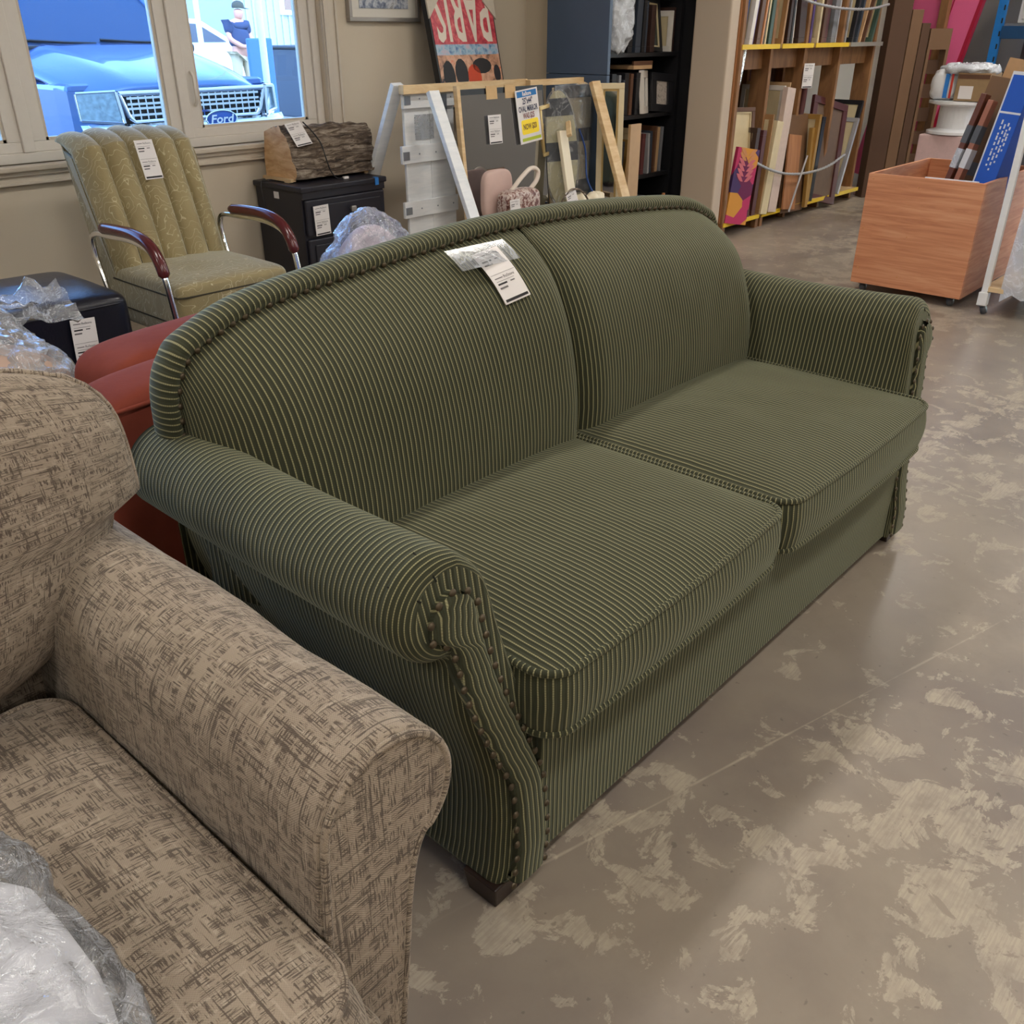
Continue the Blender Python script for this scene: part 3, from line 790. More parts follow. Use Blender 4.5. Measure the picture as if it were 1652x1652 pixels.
# x to the right in view, facing right and towards the room
body_v=[(X0,Y0,1.0),(X0,Y0,1.18),(X0,Y0+.02,1.36),(X0+.01,Y0+.02,1.47),(X0+.03,Y0,1.53),(X0+.05,Y0,1.62),(X0+.055,Y0,1.71),
 (X0-.19,Y0+.02,1.41),(X0-.23,Y0-.02,1.20),(X0-.05,Y0-.18,1.06),(X0+.16,Y0-.26,1.08),
 (X0+.19,Y0+.04,1.41),(X0+.24,Y0-.02,1.20),(X0+.30,Y0-.20,1.08),(X0+.36,Y0-.34,1.12),
 (X0-.10,Y0,.92),(X0-.12,Y0,.50),(X0-.12,Y0+.03,.08),(X0-.12,Y0-.12,.04),(X0+.10,Y0,.92),(X0+.14,Y0,.50),(X0+.14,Y0+.03,.08),(X0+.14,Y0-.12,.04)]
be=[(0,1),(1,2),(2,3),(3,4),(4,5),(5,6),(3,7),(7,8),(8,9),(9,10),(3,11),(11,12),(12,13),(13,14),(0,15),(15,16),(16,17),(17,18),(0,19),(19,20),(20,21),(21,22)]
br=[(.17,.12),(.18,.13),(.18,.12),(.14,.10),.07,.105,.10,.07,.055,.042,.035,.07,.055,.042,.035,.09,.065,.045,.04,.09,.065,.045,.04]
skin_mesh(mn,body_v,be,br,'body',M_SKIN)
def shell(sel,edges,radii,name,mat):
    skin_mesh(mn,sel,edges,radii,name,mat)
shell([(X0,Y0,1.02),(X0,Y0,1.2),(X0,Y0+.02,1.37),(X0+.01,Y0+.02,1.475),(X0-.17,Y0+.02,1.43),(X0-.22,Y0,1.25),(X0+.17,Y0+.04,1.43),(X0+.23,Y0,1.25)],[(0,1),(1,2),(2,3),(3,4),(4,5),(3,6),(6,7)],[(.225,.17),(.23,.175),(.23,.17),(.19,.14),.125,.10,.125,.10],'t_shirt',M_NAVY)
shell([(X0,Y0,1.02),(X0-.10,Y0,.90),(X0-.13,Y0,.50),(X0-.13,Y0+.03,.12),(X0+.10,Y0,.90),(X0+.15,Y0,.50),(X0+.15,Y0+.03,.12)],[(0,1),(1,2),(2,3),(0,4),(4,5),(5,6)],[(.185,.14),.115,.09,.075,.115,.09,.075],'trousers',M_KHAKI)
cp=MB(); cp.lathe([(.115,0),(.118,.03),(.105,.08),(.06,.115),(.005,.125)],Matrix.Translation((X0+.055,Y0,1.715)),16); cp.add([(X0+.13,Y0-.09,1.72),(X0+.25,Y0-.10,1.70),(X0+.25,Y0+.04,1.70),(X0+.13,Y0+.09,1.72)],[(0,1,2,3)]); mn.part(cp,'cap',plain('dark_cap',srgb(74,72,60),.8),smooth=True)
# ------------------------------------------------------------------ things behind the green sofa
M_PAPER=plain('white_card',srgb(226,222,220),.7,0,.02); M_INK=plain('black_ink',srgb(40,38,40),.8,0,0); M_INK2=plain('grey_ink',srgb(110,106,106),.8,0,0)
def price_tag(label,M,w=.095,h=.20,lines=True,bend=0.0,head='Restore'):
    """M maps local (x right, y up, z out) to the world; card origin at its centre"""
    o=M.to_translation(); t=WP('price_tag',tuple(o),label,'price tag')
    n=10
    def S(x,y,z=0): return M@Vector((x,y-0,z-bend*((y+h/2)/h-1)**2*0 + (bend*math.cos(math.pi*(y/h))-bend)))
    rows=[[S(x,-h/2+h*j/n,.0008) for x in (-w/2,w/2)] for j in range(n+1)]
    rows2=[[S(x,-h/2+h*j/n,0) for x in (-w/2,w/2)] for j in range(n+1)]
    m=MB(); m.grid(rows,[[(0,0)]*2]*(n+1),flip=True); m.grid(rows2,[[(0,0)]*2]*(n+1)); c=t.part(m,'card',M_PAPER)
    def bar(x0,x1,y0,y1,mat,name): 
        k=MB(); ys=np.linspace(y0,y1,3 if y1-y0<.03 else 8)
        k.grid([[S(x,y,.0016) for x in (x0*w,x1*w)] for y in ys],None,flip=True); t.part(k,name,mat)
    bar(-.44,.44,-.475*h,-.43*h,M_INK,'printed_bar')
    if lines:
        for base in (.25*h,-.2*h):
            bar(-.40,-.05,base+.02*h,base+.05*h,M_INK,'printed_line'); bar(.08,.25,base+.025*h,base+.045*h,M_INK2,'printed_line')
            bar(-.40,-.10,base-.05*h,base-.02*h,M_INK2,'printed_line'); bar(-.40,.28,base+.08*h,base+.087*h,M_INK2,'printed_line')
        bar(-.46,.46,.012*h,.018*h,M_INK2,'printed_rule')
        for yy in (.41*h,-.06*h):
            q=text_part('ReStore',.11*w*1.15,M_INK,t.e,M@Matrix.Translation((.14*w,yy,(bend*math.cos(math.pi*(yy/h))-bend)+.002)),off=t.l)
            bar(-.40,-.10,yy-.008*h,yy+.008*h,M_INK2,'printed_line')
    return t
def frame_M(o,xa,ya):
    """local x axis and y axis vectors -> matrix at o"""
    y=Vector(ya).normalized(); x=Vector(xa); x=(x-y*x.dot(y)).normalized(); z=x.cross(y)
    return Matrix(((x.x,y.x,z.x,o[0]),(x.y,y.y,z.y,o[1]),(x.z,y.z,z.z,o[2]),(0,0,0,1)))
def mk_film(name,tint=(.95,.97,1,1),op=.06,rough=.08,scale=16,bd=.012):
    N=NT(name)
    tr=N.n('BsdfTransparent'); tr.inputs[0].default_value=tint
    nz=N.noise(N.coord('Object'),scale,5,.62,1.2)
    bp_=N.n('Bump'); bp_.inputs['Strength'].default_value=1.0; bp_.inputs['Distance'].default_value=bd; N.l(nz,bp_.inputs['Height'])
    df=N.n('BsdfDiffuse'); df.inputs[0].default_value=(.82,.87,.93,1); N.l(bp_.outputs[0],df.inputs['Normal'])
    gl=N.n('BsdfGlossy'); gl.inputs['Roughness'].default_value=rough; N.l(bp_.outputs[0],gl.inputs['Normal'])
    cr=N.ramp(N.math('ABSOLUTE',N.math('SUBTRACT',nz,.5)),[(0,(1,1,1)),(.035,(0,0,0))])
    lw=N.n('LayerWeight'); lw.inputs[0].default_value=.3
    f=N.math('MINIMUM',N.math('ADD',N.math('ADD',N.math('MULTIPLY',lw.outputs['Facing'],.25),op),N.math('MULTIPLY',cr,.22)),1.0)
    m1=N.n('MixShader'); N.l(f,m1.inputs[0]); N.l(tr.outputs[0],m1.inputs[1]); N.l(df.outputs[0],m1.inputs[2])
    fr=N.n('Fresnel'); fr.inputs[0].default_value=1.5; N.l(bp_.outputs[0],fr.inputs['Normal'])
    m2=N.n('MixShader'); N.l(N.math('MINIMUM',N.math('ADD',fr.outputs[0],.02),1.0),m2.inputs[0]); N.l(m1.outputs[0],m2.inputs[1]); N.l(gl.outputs[0],m2.inputs[2])
    N.l(m2.outputs[0],N.out.inputs[0])
    return N.m
M_FILM=mk_film('clear_plastic_film'); M_FILM2=mk_film('milky_plastic_film',op=.14,rough=.1,scale=14); M_FILM3=mk_film('white_plastic_sheet',op=.6,rough=.2,scale=12)
def crumple(o,amp,scale,seed=0,oct=4):
    me=o.data
    me.calc_normals_split() if hasattr(me,'calc_normals_split') else None
    nn=[v.normal.copy() for v in me.vertices]
    for v,n in zip(me.vertices,nn):
        p=v.co*scale; r=1-abs(mnoise.fractal(Vector((p.x+seed,p.y,p.z)),1.0,2.1,oct))*1.6
        v.co += n*amp*(r-.4)
    me.update()
def blob(fn,nu=72,nv=44):
    m=MB(); rows=[[fn(2*math.pi*i/nu,-math.pi/2+math.pi*j/nv) for j in range(nv+1)] for i in range(nu+1)]
    m.grid(rows); return m
def sph(c,r,p=1.0,q=1.0):
    c=Vector(c)
    def pw(v,e): return math.copysign(abs(v)**e,v)
    return lambda u,v: tuple(c+Vector((r[0]*pw(math.cos(v),p)*pw(math.cos(u),q),r[1]*pw(math.cos(v),p)*pw(math.sin(u),q),r[2]*pw(math.sin(v),p))))

# tag taped to the sofa back, with its tape
def back_y(z): return np.interp(z,[.80,.84,.87,.90,.92],[1.318,1.352,1.385,1.425,1.455])-.012
tg=price_tag('price tag taped to the top of the green sofa back',frame_M((1.475,1.356,.877),(1,-.08,.05),(-.06,.70,.68)),w=.080,h=.135,bend=.008)
M_TAPE=mk_film('clear_tape',op=.12,rough=.16,scale=9,bd=.0015)
tp=MB(); tp.grid([[(x,1.408+dy-.03*(x-1.45),.918+dz) for dy,dz in ((-.035,-.022),(-.01,-.004),(.02,.012))] for x in np.linspace(1.37,1.55,8)]); tg.part(tp,'tape_strip',M_TAPE,smooth=True)

# black leather ottoman
M_LEATHER=plain('black_leather',srgb(20,22,34),.28,0,.15,90,.25)
ot=WP('ottoman',(1.32,3.8,0),'black leather cube ottoman by the window, left of the olive armchair','ottoman')
def rbox(x0,x1,y0,y1,z0,z1,top=.03,p=.22,n=40):
    cx_,cy_,cz_=(x0+x1)/2,(y0+y1)/2,(z0+z1)/2
    f=sph((cx_,cy_,cz_),((x1-x0)/2,(y1-y0)/2,(z1-z0)/2),p,p)
    def g(u,v):
        a=f(u,v); t=max(0,(a[2]-cz_)/((z1-z0)/2)); hx=1-abs((a[0]-cx_)/((x1-x0)/2))**2; hy=1-abs((a[1]-cy_)/((y1-y0)/2))**2
        return (a[0],a[1],a[2]+top*t*max(0,hx)*max(0,hy))
    return blob(g,n*2,n)
ot.part(rbox(1.03,1.628,3.49,4.10,.05,.44,.03,.16),'upholstered_body',M_LEATHER,smooth=True,merge=True)
sm=MB().tube([(1.08,3.492,.405),(1.57,3.492,.405),(1.608,3.508,.405),(1.623,3.55,.405),(1.626,4.03,.405)],.004,6); ot.part(sm,'seam',M_LEATHER,smooth=True)
for x in (1.09,1.55):
    for y in (3.55,4.04): ot.part(MB().box(x-.02,x+.02,y-.02,y+.02,0,.07),'foot',M_BLACK)
price_tag('price tag on the front of the black leather ottoman',frame_M((1.41,3.475,.285),(1,0,-.05),(0.05,0,1)),w=.095,h=.19)

# olive floral armchair with chrome arms
def mk_floral():
    N=NT('olive_floral_velvet'); N.set(Roughness=.8,Sheen_Weight=.7,Sheen_Roughness=.35); N.b.inputs['Sheen Tint'].default_value=(.9,.95,.85,1)
    o=N.coord('Object'); w=N.n('TexWave'); w.wave_type='RINGS'; w.inputs['Scale'].default_value=5.5; w.inputs['Distortion'].default_value=11; w.inputs['Detail'].default_value=2; w.inputs['Detail Scale'].default_value=2.2; N.l(o,w.inputs['Vector'])
    f=N.ramp(w.outputs['Fac'],[(.42,(0,0,0)),(.5,(1,1,1)),(.62,(0,0,0))])
    c=N.mix(N.noise(o,7,3),srgb(134,120,84),srgb(160,146,106)); c=N.mix(N.math('MULTIPLY',f,.8),c,srgb(206,196,160))
    N.l(c,N.b.inputs['Base Color']); N.bump(N.math('ADD',f,N.noise(o,160,2)),.3,.004); return N.m
M_FLORAL=mk_floral(); M_PIPE=plain('dark_piping',srgb(58,52,36),.8)
ac=WP('armchair',(2.08,3.75,0),'olive floral velvet armchair with channelled back and chrome tube arms','armchair')
# back with five channels
rows=[];U=[]; nch=5
for i in range(101):
    s=i/100; ch=(s*nch)%1.0 if i<100 else 0.0; c=math.sin(math.pi*ch)**.5 if 0<ch<1 else 0
    row=[]
    for j in range(41):
        t=j/40; v=t
        xw=1.795+.545*s+.035*t+ .03*(s-.5)*t
        topz=.92+.030*math.sin(math.pi*s)**.5+.018*c
        z=.33+(topz-.33)*min(1,v/.86) if v<.86 else topz
        yb=3.93+.27*(min(1,v/.86))**1.15
        bul=.050*c*math.sin(math.pi*min(1,v/.86)*.5+ .6)**.5 if v<.86 else .05*c*.8*(1-(v-.86)/.14)
        endr=1-abs(2*s-1)**8
        y=yb-.045*endr-bul*endr
        if v>.80:
            k=(v-.80)/.20; a=k*math.pi/2*1.0
            z=topz-.05+.05*math.sin(min(1,k*1.0)*math.pi/2+0); y=y+(.15)*(1-math.cos(k*math.pi/2))
            y=min(y,yb+.12)
        row.append((xw,y,z))
    rows.append(row)
m=MB().grid(rows,None,flip=False)
ac.part(m,'back',M_FLORAL,smooth=True,solid=.02)
bk=MB(); bk.grid([[(1.80+.55*s,4.06,.30),(1.845+.57*s,4.33,.91)] for s in (0,.5,1)]); bk.grid([[(1.797,3.93,.33),(1.80,4.06,.30)],[(1.815,4.19,.86),(1.845,4.33,.88)]]); bk.grid([[(2.34,3.93,.33),(2.35,4.06,.30)],[(2.39,4.19,.86),(2.415,4.33,.88)]]); ac.part(bk,'back_cover',M_FLORAL,solid=.01)
for k in range(1,5):
    s=k/5; ac.part(MB().tube([(1.795+.545*s+.035*t+.03*(s-.5)*t,3.93+.27*t**1.15-.042,.36+.56*t) for t in np.linspace(0,.98,12)],.0035,6),'channel_seam',M_PIPE,smooth=True)
for s,t in ((.2,.62),(.8,.62)):
    ac.part(MB().lathe([(.011,0),(.009,.006),(.001,.009)],frame_M((1.795+.545*s+.035*t,3.93+.27*t**1.15-.05,.36+.56*t),(1,0,0),(0,.4,1)),10),'button',M_FLORAL,smooth=True)
ac.part(rbox(1.795,2.35,3.43,4.0,.19,.435,.02,.2),'seat',M_FLORAL,smooth=True,merge=True)
for z in (.385,.27): ac.part(MB().tube([(1.797,3.98,z),(1.797,3.50,z),(1.80,3.445,z),(1.83,3.432,z),(2.31,3.432,z),(2.345,3.445,z),(2.35,3.50,z),(2.35,3.98,z)],.004,6),'piping',M_PIPE,smooth=True)
M_BAKE=plain('maroon_bakelite',srgb(88,36,38),.18,0,.1)
for x in (1.762,2.388):
    pth=catmull([(x,3.60,.012),(x,3.46,.012),(x,3.40,.06),(x,3.40,.20),(x,3.425,.36),(x,3.46,.50),(x,3.53,.565),(x,3.66,.59),(x,3.85,.585),(x,3.98,.58),(x,4.03,.55),(x,4.03,.47),(x,3.99,.36),(x,3.95,.25)],6)
    ac.part(MB().tube(pth,.0125,10),'chrome_arm_tube',M_CHROME,smooth=True)
    pa=catmull([(x,3.445,.475),(x,3.475,.54),(x,3.53,.592),(x,3.64,.618),(x,3.80,.617),(x,3.93,.609)],5)
    ac.part(MB().tube(pa,[.012]+[.024]*(len(pa)-2)+[.014],10),'armrest',M_BAKE,smooth=True)
    ac.part(MB().tube([(x,3.40,.012),(x,4.1,.012)],.0125,8),'floor_runner',M_CHROME,smooth=True)
ac.part(MB().tube([(1.762,3.52,.16),(1.90,3.52,.20),(2.25,3.52,.20),(2.388,3.52,.16)],.012,8),'cross_bar',M_CHROME,smooth=True)
price_tag('price tag hanging over the top of the olive armchair',frame_M((2.085,4.035,.845),(1,0,.02),(.0,.32,1)),w=.085,h=.165)

# black dresser
M_ESPR=plain('black_espresso_laminate',srgb(28,28,38),.42,0,.12,8)
dr=WP('nightstand',(3.27,4.4,0),'black two-drawer nightstand against the window wall','nightstand')
dr.part(MB().box(2.985,3.555,4.20,4.615,.03,.585),'body',M_ESPR,bevel=.003)
dr.part(MB().box(2.972,3.568,4.175,4.62,.585,.614),'top',M_ESPR,bevel=.006)
dr.part(MB().box(2.985,3.555,4.185,4.20,.55,.585),'apron',M_ESPR)
M_NICK=plain('brushed_nickel',srgb(170,166,160),.35,.9,.1)
for z0,z1 in ((.355,.545),(.150,.340)):
    d=dr.part(MB().box(2.995,3.545,4.178,4.20,z0,z1),'drawer',M_ESPR,bevel=.008)
    dr.part(MB().box(3.03,3.51,4.170,4.18,z0+.03,z1-.03),'drawer_panel',M_ESPR,sub=d,bevel=.008)
    dr.part(MB().tube([(3.29,4.172,z0+.12),(3.29,4.150,z0+.12)],.007,8),'knob_stem',M_NICK,sub=d)
    dr.part(MB().box(3.272,3.308,4.138,4.152,z0+.105,z0+.135),'knob',M_NICK,sub=d,bevel=.004)
dr.part(MB().box(3.0,3.54,4.20,4.60,0,.03),'plinth',M_BLACK)
M_BTAPE=plain('blue_tape',srgb(40,120,200),.6)
dr.part(MB().box(3.48,3.505,4.172,4.176,.575,.612).box(3.48,3.505,4.173,4.195,.6135,.6155),'blue_tape',M_BTAPE)
dr.part(MB().box(2.9705,2.9725,4.38,4.42,.50,.53),'sticker',M_PAPER) if False else dr.part(MB().box(2.9835,2.985,4.40,4.445,.535,.57),'sticker',M_PAPER)
price_tag('price tag stuck on the upper drawer of the black nightstand',frame_M((3.085,4.166,.437),(1,0,.03),(-.03,0,1)),w=.10,h=.155)

# decorative log on a plywood stand
def mk_bark():
    N=NT('rough_bark'); N.set(Roughness=.9)
    v=N.coord('Object',(4,26,26)); f=N.noise(v,1.6,7,.7,1.2); g=N.noise(N.coord('Object'),7,4)
    c=N.ramp(f,[(.34,srgb(46,38,33)),(.5,srgb(118,102,86)),(.66,srgb(190,176,158))]); c=N.mix(N.ramp(g,[(.55,(0,0,0)),(.7,(1,1,1))]),c,srgb(74,58,48))  # pale end of the ramp paints grey highlights into the bark
    N.l(c,N.b.inputs['Base Color']); N.bump(f,1.0,.02); return N.m
M_BARK=mk_bark(); M_CUT=wood('cut_log_wood',srgb(190,140,90),srgb(226,190,142),(10,10,40),.7); M_PLY=wood('pale_plywood',srgb(196,162,116),srgb(222,194,150),(6,6,40),.6)
lg=WP('log',(3.3,4.45,.614),'split log with rough bark lying on the black nightstand','log')
pr=[(4.325,.632),(4.322,.68),(4.335,.74),(4.36,.80),(4.39,.85),(4.425,.882),(4.465,.892),(4.51,.885)]
prc=catmull([Vector((0,a,b)) for a,b in pr],5); rows=[];n=len(prc)
for i in range(90):
    s=i/89; x=3.052+.545*s+.012*fbm(s*4,1,2)
    row=[]
    for j,p in enumerate(prc):
        a=prc[max(j-1,0)];b=prc[min(j+1,n-1)];t=(b-a); nn=Vector((0,-t.z,t.y)).normalized()
        h=.020*fbm(x*3.0,p.y*17,p.z*17,5)+.010*fbm(x*14,p.y*30,p.z*30,3)
        lean=.055*s*(p.z-.632)/.26
        q=p+nn*h; row.append((x+lean*1.2,q.y,q.z-.02*s*(p.z>.7)))
    rows.append(row)
lg.part(MB().grid(rows),'bark',M_BARK,smooth=True)
def logcap(row,x):
    pts=[tuple(r) for r in row]+[(x,4.575,.86),(x,4.60,.72),(x,4.60,.632)]
    return pts
lc=logcap(rows[0],3.056); k=MB(); k.add(lc,[list(range(len(lc)))]); lg.part(k,'cut_face',M_CUT)
lc=logcap(rows[-1],3.64); k=MB(); k.add(lc,[list(range(len(lc)))[::-1]]); lg.part(k,'cut_face',M_CUT)
k=MB(); k.grid([[rows[0][-1],(3.056,4.575,.86),(3.056,4.60,.72),(3.056,4.60,.632),rows[0][0]],[rows[-1][-1],(3.64,4.575,.86),(3.64,4.60,.72),(3.64,4.60,.632),rows[-1][0]]]); lg.part(k,'split_back',M_CUT)
lg.part(MB().box(3.03,3.065,4.34,4.60,.620,.634),'stand_board',M_PLY)
for bb in ((3.03,3.06,4.36,4.40,.6145,.62),(3.03,3.06,4.54,4.58,.6145,.62),(3.56,3.60,4.36,4.58,.6145,.632)): lg.part(MB().box(*bb),'stand_foot',M_PLY)
crd=WP('power_cord',(3.3,4.31,.614),'thin black cord hanging over the log bark','cord')
crd.part(MB().tube(catmull([(3.22,4.44,.905),(3.235,4.385,.86),(3.25,4.335,.80),(3.255,4.305,.72),(3.27,4.295,.66),(3.30,4.285,.622),(3.34,4.275,.617)],5),.0035,6),'wire',M_BLACK,smooth=True)
crd.part(MB().box(3.335,3.365,4.262,4.278,.6145,.626),'plug',M_PAPER)
crd.part(MB().tube(catmull([(3.05,4.50,.617),(3.0,4.53,.618),(2.966,4.53,.60),(2.955,4.50,.5),(2.96,4.48,.36)],5),.003,6),'wire_tail',M_BLACK,smooth=True)
price_tag('price tag draped over the bark of the log',frame_M((3.135,4.372,.855),(1,0,-.05),(-.12,.55,.8)),w=.11,h=.135)

# framed picture on the wall, top cut by the frame of view
M_SILV=plain('silver_frame',srgb(168,164,160),.3,.6,.05); M_MAT=plain('picture_mat',srgb(214,210,200),.8,0,.02)
def mk_print(name,cols,scale=12):
    N=NT(name); N.set(Roughness=.4); f=N.noise(N.coord('Object'),scale,5,.6,.6)
    N.l(N.ramp(f,[(.3+.4*i/(len(cols)-1),c) for i,c in enumerate(cols)]),N.b.inputs['Base Color']); return N.m
pc=WP('framed_picture',(4.02,4.64,1.39),'silver framed picture with pale mat hanging on the wall right of the window','picture')
fx0,fx1,fz0,fz1=3.745,4.29,1.392,1.98
def picture_frame(owner,x0,x1,z0,z1,w,y0,y1,mat,name='frame_side'):
    for a in ((x0,x1,z0,z0+w),(x0,x1,z1-w,z1),(x0,x0+w,z0+w,z1-w),(x1-w,x1,z0+w,z1-w)):
        owner.part(MB().box(a[0],a[1],y0,y1,a[2],a[3]),name,mat,bevel=.003)
picture_frame(pc,fx0,fx1,fz0,fz1,.022,4.615,4.648,M_SILV)
pc.part(MB().box(fx0+.02,fx1-.02,4.632,4.648,fz0+.02,fz1-.02),'mat_board',M_MAT)
pc.part(MB().box(fx0+.085,fx1-.085,4.628,4.634,fz0+.068,fz1-.10),'print',mk_print('harbour_print',[srgb(60,66,88),srgb(120,130,150),srgb(196,200,206),srgb(90,84,80)],22))

# PARIS canvas upside down, leaning on the wall
M_RCAN=mk_print('red_paint_print',[srgb(150,34,52),srgb(196,58,74),srgb(222,110,110)],28)
M_SKYP=mk_print('blue_pink_print',[srgb(60,96,160),srgb(150,186,206),srgb(216,170,184)],26)
M_STRP=mk_print('street_print',[srgb(40,38,44),srgb(190,140,110),srgb(216,170,140),srgb(220,96,50)],16)
M_CREAM=plain('cream_lettering',srgb(226,214,200),.6,0,.03)
M_CORNER=plain('card_corner',srgb(200,192,176),.8)
pv=WP('canvas_print',(4.52,4.42,.95),'upside-down red PARIS canvas print leaning on the wall','picture')
Mp=frame_M((4.515,4.36,.92),(1,0,0),(0,.235,1))    # local x right, y up the slope
W_=.57; Hh=1.0
pv.part(MB().box(-W_/2,W_/2,0,Hh,-.045,0,Mp),'stretcher',M_BLACK,bevel=.002)
pv.part(MB().box(-W_/2+.012,W_/2-.012,0.01,.30,.0,.003,Mp),'print_street',M_STRP)
pv.part(MB().box(-W_/2+.012,W_/2-.012,.30,.36,.0,.003,Mp),'print_sky',M_SKYP)
pv.part(MB().box(-W_/2+.012,W_/2-.012,.36,Hh-.01,.0,.003,Mp),'print_red',M_RCAN)
text_part('PARIS',.46,M_CREAM,pv.e,Mp@Matrix.Translation((0,.555,.0045))@Matrix.Rotation(math.pi,4,'Z'),sx=.43,bold=.006,off=pv.l,name='printed_letters')
for sx in (-1,1):
    pv.part(MB().prism([(sx*W_/2*1.02,.50),(sx*W_/2*1.02,Hh),(sx*(W_/2-.09),Hh),(sx*(W_/2-.09),.60)] if sx>0 else [(-(W_/2-.09),.60),(-(W_/2-.09),Hh),(-W_/2*1.02,Hh),(-W_/2*1.02,.50)],.012,Mp),'card_corner',M_CORNER)
picture_M=Mp
for (x,y,rx,ry,c) in ((-.20,.18,.05,.09,(30,30,34)),(-.09,.195,.055,.085,(34,32,36)),(.10,.235,.085,.045,(32,30,32)),(.02,.17,.06,.075,(206,72,36)),(.23,.19,.03,.05,(40,38,44))):
    pv.part(MB().prism([(x+rx*math.cos(a),max(.012,y+ry*math.sin(a))) for a in np.linspace(0,2*math.pi,14,endpoint=False)],.0015,Mp@Matrix.Translation((0,0,.003))),'painted_figure',plain('paint_%d'%c[0],srgb(*c),.6,0,.1))

# ------------------------------------------------------------------ trestle stand with mirrors
M_PINE=wood('raw_pine',srgb(206,170,120),srgb(232,206,162),(5,5,24),.6); M_WWASH=wood('whitewashed_board',srgb(224,229,232),srgb(242,244,245),(6,6,40),.6)
M_WGAL=plain('galvanised_plate',srgb(150,160,170),.35,.7,.1)
def plank(owner,a,b,w,t,mat,name,wdir=(1,0,0)):
    a=Vector(a);b=Vector(b);d=(b-a);L=d.length;M=frame_M(tuple(a),wdir,tuple(d)); return owner.part(MB().box(-w/2,w/2,0,L,-t/2,t/2,M),name,mat,bevel=.003)
ts=WP('trestle_stand',(4.35,3.95,0),'raw pine trestle stand holding the mirrors, behind the sofa','stand')
plank(ts,(3.635,4.375+.30,.0),(3.62,4.10,1.09),.075,.03,M_WWASH,'leg')
plank(ts,(3.72,3.44,.0),(3.72,3.93,1.055),.075,.03,M_WWASH,'leg')
plank(ts,(5.10,3.44,.0),(5.07,3.86,1.06),.085,.03,M_PINE,'leg')
plank(ts,(5.07,4.30,.0),(5.10,3.98,1.05),.085,.03,M_PINE,'leg')
ts.part(MB().box(3.60,4.62,4.03,4.07,1.04,1.085),'top_rail',M_PINE,bevel=.003); ts.part(MB().box(4.60,5.13,3.99,4.03,1.045,1.08),'top_rail',M_PINE,bevel=.003)
ts.part(MB().tube(catmull([(3.95,3.68,.34),(4.2,3.66,.345),(4.5,3.68,.36),(4.8,3.66,.35),(5.1,3.69,.35)],4),.018,8),'lower_rail',M_PINE,smooth=True)
wp=WP('wooden_shutter',(3.78,4.1,0),'white painted board shutter with steel corner plates on the trestle stand','shutter')
for x0,x1 in ((3.645,3.835),(3.837,4.03)): wp.part(MB().box(x0,x1,4.085,4.105,.12,1.06),'board',M_WWASH,bevel=.003)
for x0,x1,z0,z1 in ((3.625,4.03,.965,1.06),(3.60,4.03,.68,.775),(3.60,4.03,.385,.475)):
    b=wp.part(MB().box(x0,x1,4.065,4.085,z0,z1),'cleat',M_WWASH,bevel=.003)
    wp.part(MB().box(x0+.005,x0+.05,4.060,4.066,z0+.02,z1-.03),'corner_plate',M_WGAL,sub=b)
    for fx in (.3,.6,.9): wp.part(MB().lathe([(.005,0),(.003,.003),(.0005,.0035)],frame_M((x0+(x1-x0)*fx,4.0645,(z0+z1)/2),(1,0,0),(0,0,1)),8),'screw',M_WGAL,sub=b)
wp.part(MB().box(3.86,3.95,4.058,4.066,.92,1.03),'hinge_plate',M_WGAL)
wp.part(MB().box(3.72,3.86,4.079,4.0855,.80,.93),'film_pack',M_FILM2)
# dark mirror
N=NT('mirror_silver'); N.set(Base_Color=(.5,.51,.53,1),Metallic=1.0,Roughness=.03); M_MIRR=N.m
mr=WP('mirror',(4.25,3.9,0),'large plain mirror with black edge standing on the trestle rail','mirror')
Mm=frame_M((4.255,3.84,.34),(1,0,0),(0,.10,1)); 
mr.part(MB().box(-.37,.37,0,.72,-.02,0,Mm),'backing',M_BLACK,bevel=.002); mr.part(MB().box(-.355,.355,.02,.69,.0,.004,Mm),'glass',M_MIRR)
mr.part(MB().box(-.375,-.35,0,.74,-.022,.008,Mm),'edge_strip',M_PINE); 
for x in (-.14,.02): mr.part(MB().box(x,x+.09,.66,.73,.004,.007,Mm),'kraft_tape',plain('kraft_tape',srgb(206,172,124),.7))
price_tag('price tag on the dark mirror glass left of the sale sign',Mm@Matrix.Translation((-.10,.50,.018)),w=.11,h=.155)
# sale sign
sg=WP('sale_sign',(4.42,3.93,.8),'white sale sign reading 25x44 OVAL MIRROR WAS $25 NOW $20','sign')
Ms=Mm@Matrix.Translation((.195,.555,.022))@Matrix.Rotation(math.radians(5),4,'Z')
M_SBLUE=plain('sign_blue',srgb(0,110,180),.5,0,0); M_YEL=plain('sign_yellow',srgb(252,222,20),.5,0,0); M_LIME=plain('sign_lime',srgb(176,194,40),.5,0,0); M_NAVYT=plain('sign_navy',srgb(36,46,78),.6,0,0); M_MAR=plain('sign_maroon',srgb(128,70,72),.6,0,0); M_BRN=plain('sign_brown',srgb(96,56,20),.6,0,0)
w2,h2=.20,.295
sg.part(MB().box(-w2/2,w2/2,-h2/2,h2/2,0,.003,Ms),'card',M_PAPER); sg.part(MB().box(-w2/2+.012,w2/2-.012,h2/2-.04,h2/2-.008,.003,.0036,Ms),'header_band',M_SBLUE); sg.part(MB().box(-w2/2+.02,w2/2-.008,-h2/2+.012,-h2/2+.03,.003,.0036,Ms),'footer_band',M_LIME)
rr=[]; 
for cx_,cy_,a0 in ((.068,-.03,0),(-.062,-.03,90),(-.062,-.085,180),(.068,-.085,270)):
    for k in range(5): a=math.radians(a0+90*k/4); rr.append((cx_+.013*math.cos(a),cy_+.013*math.sin(a)))
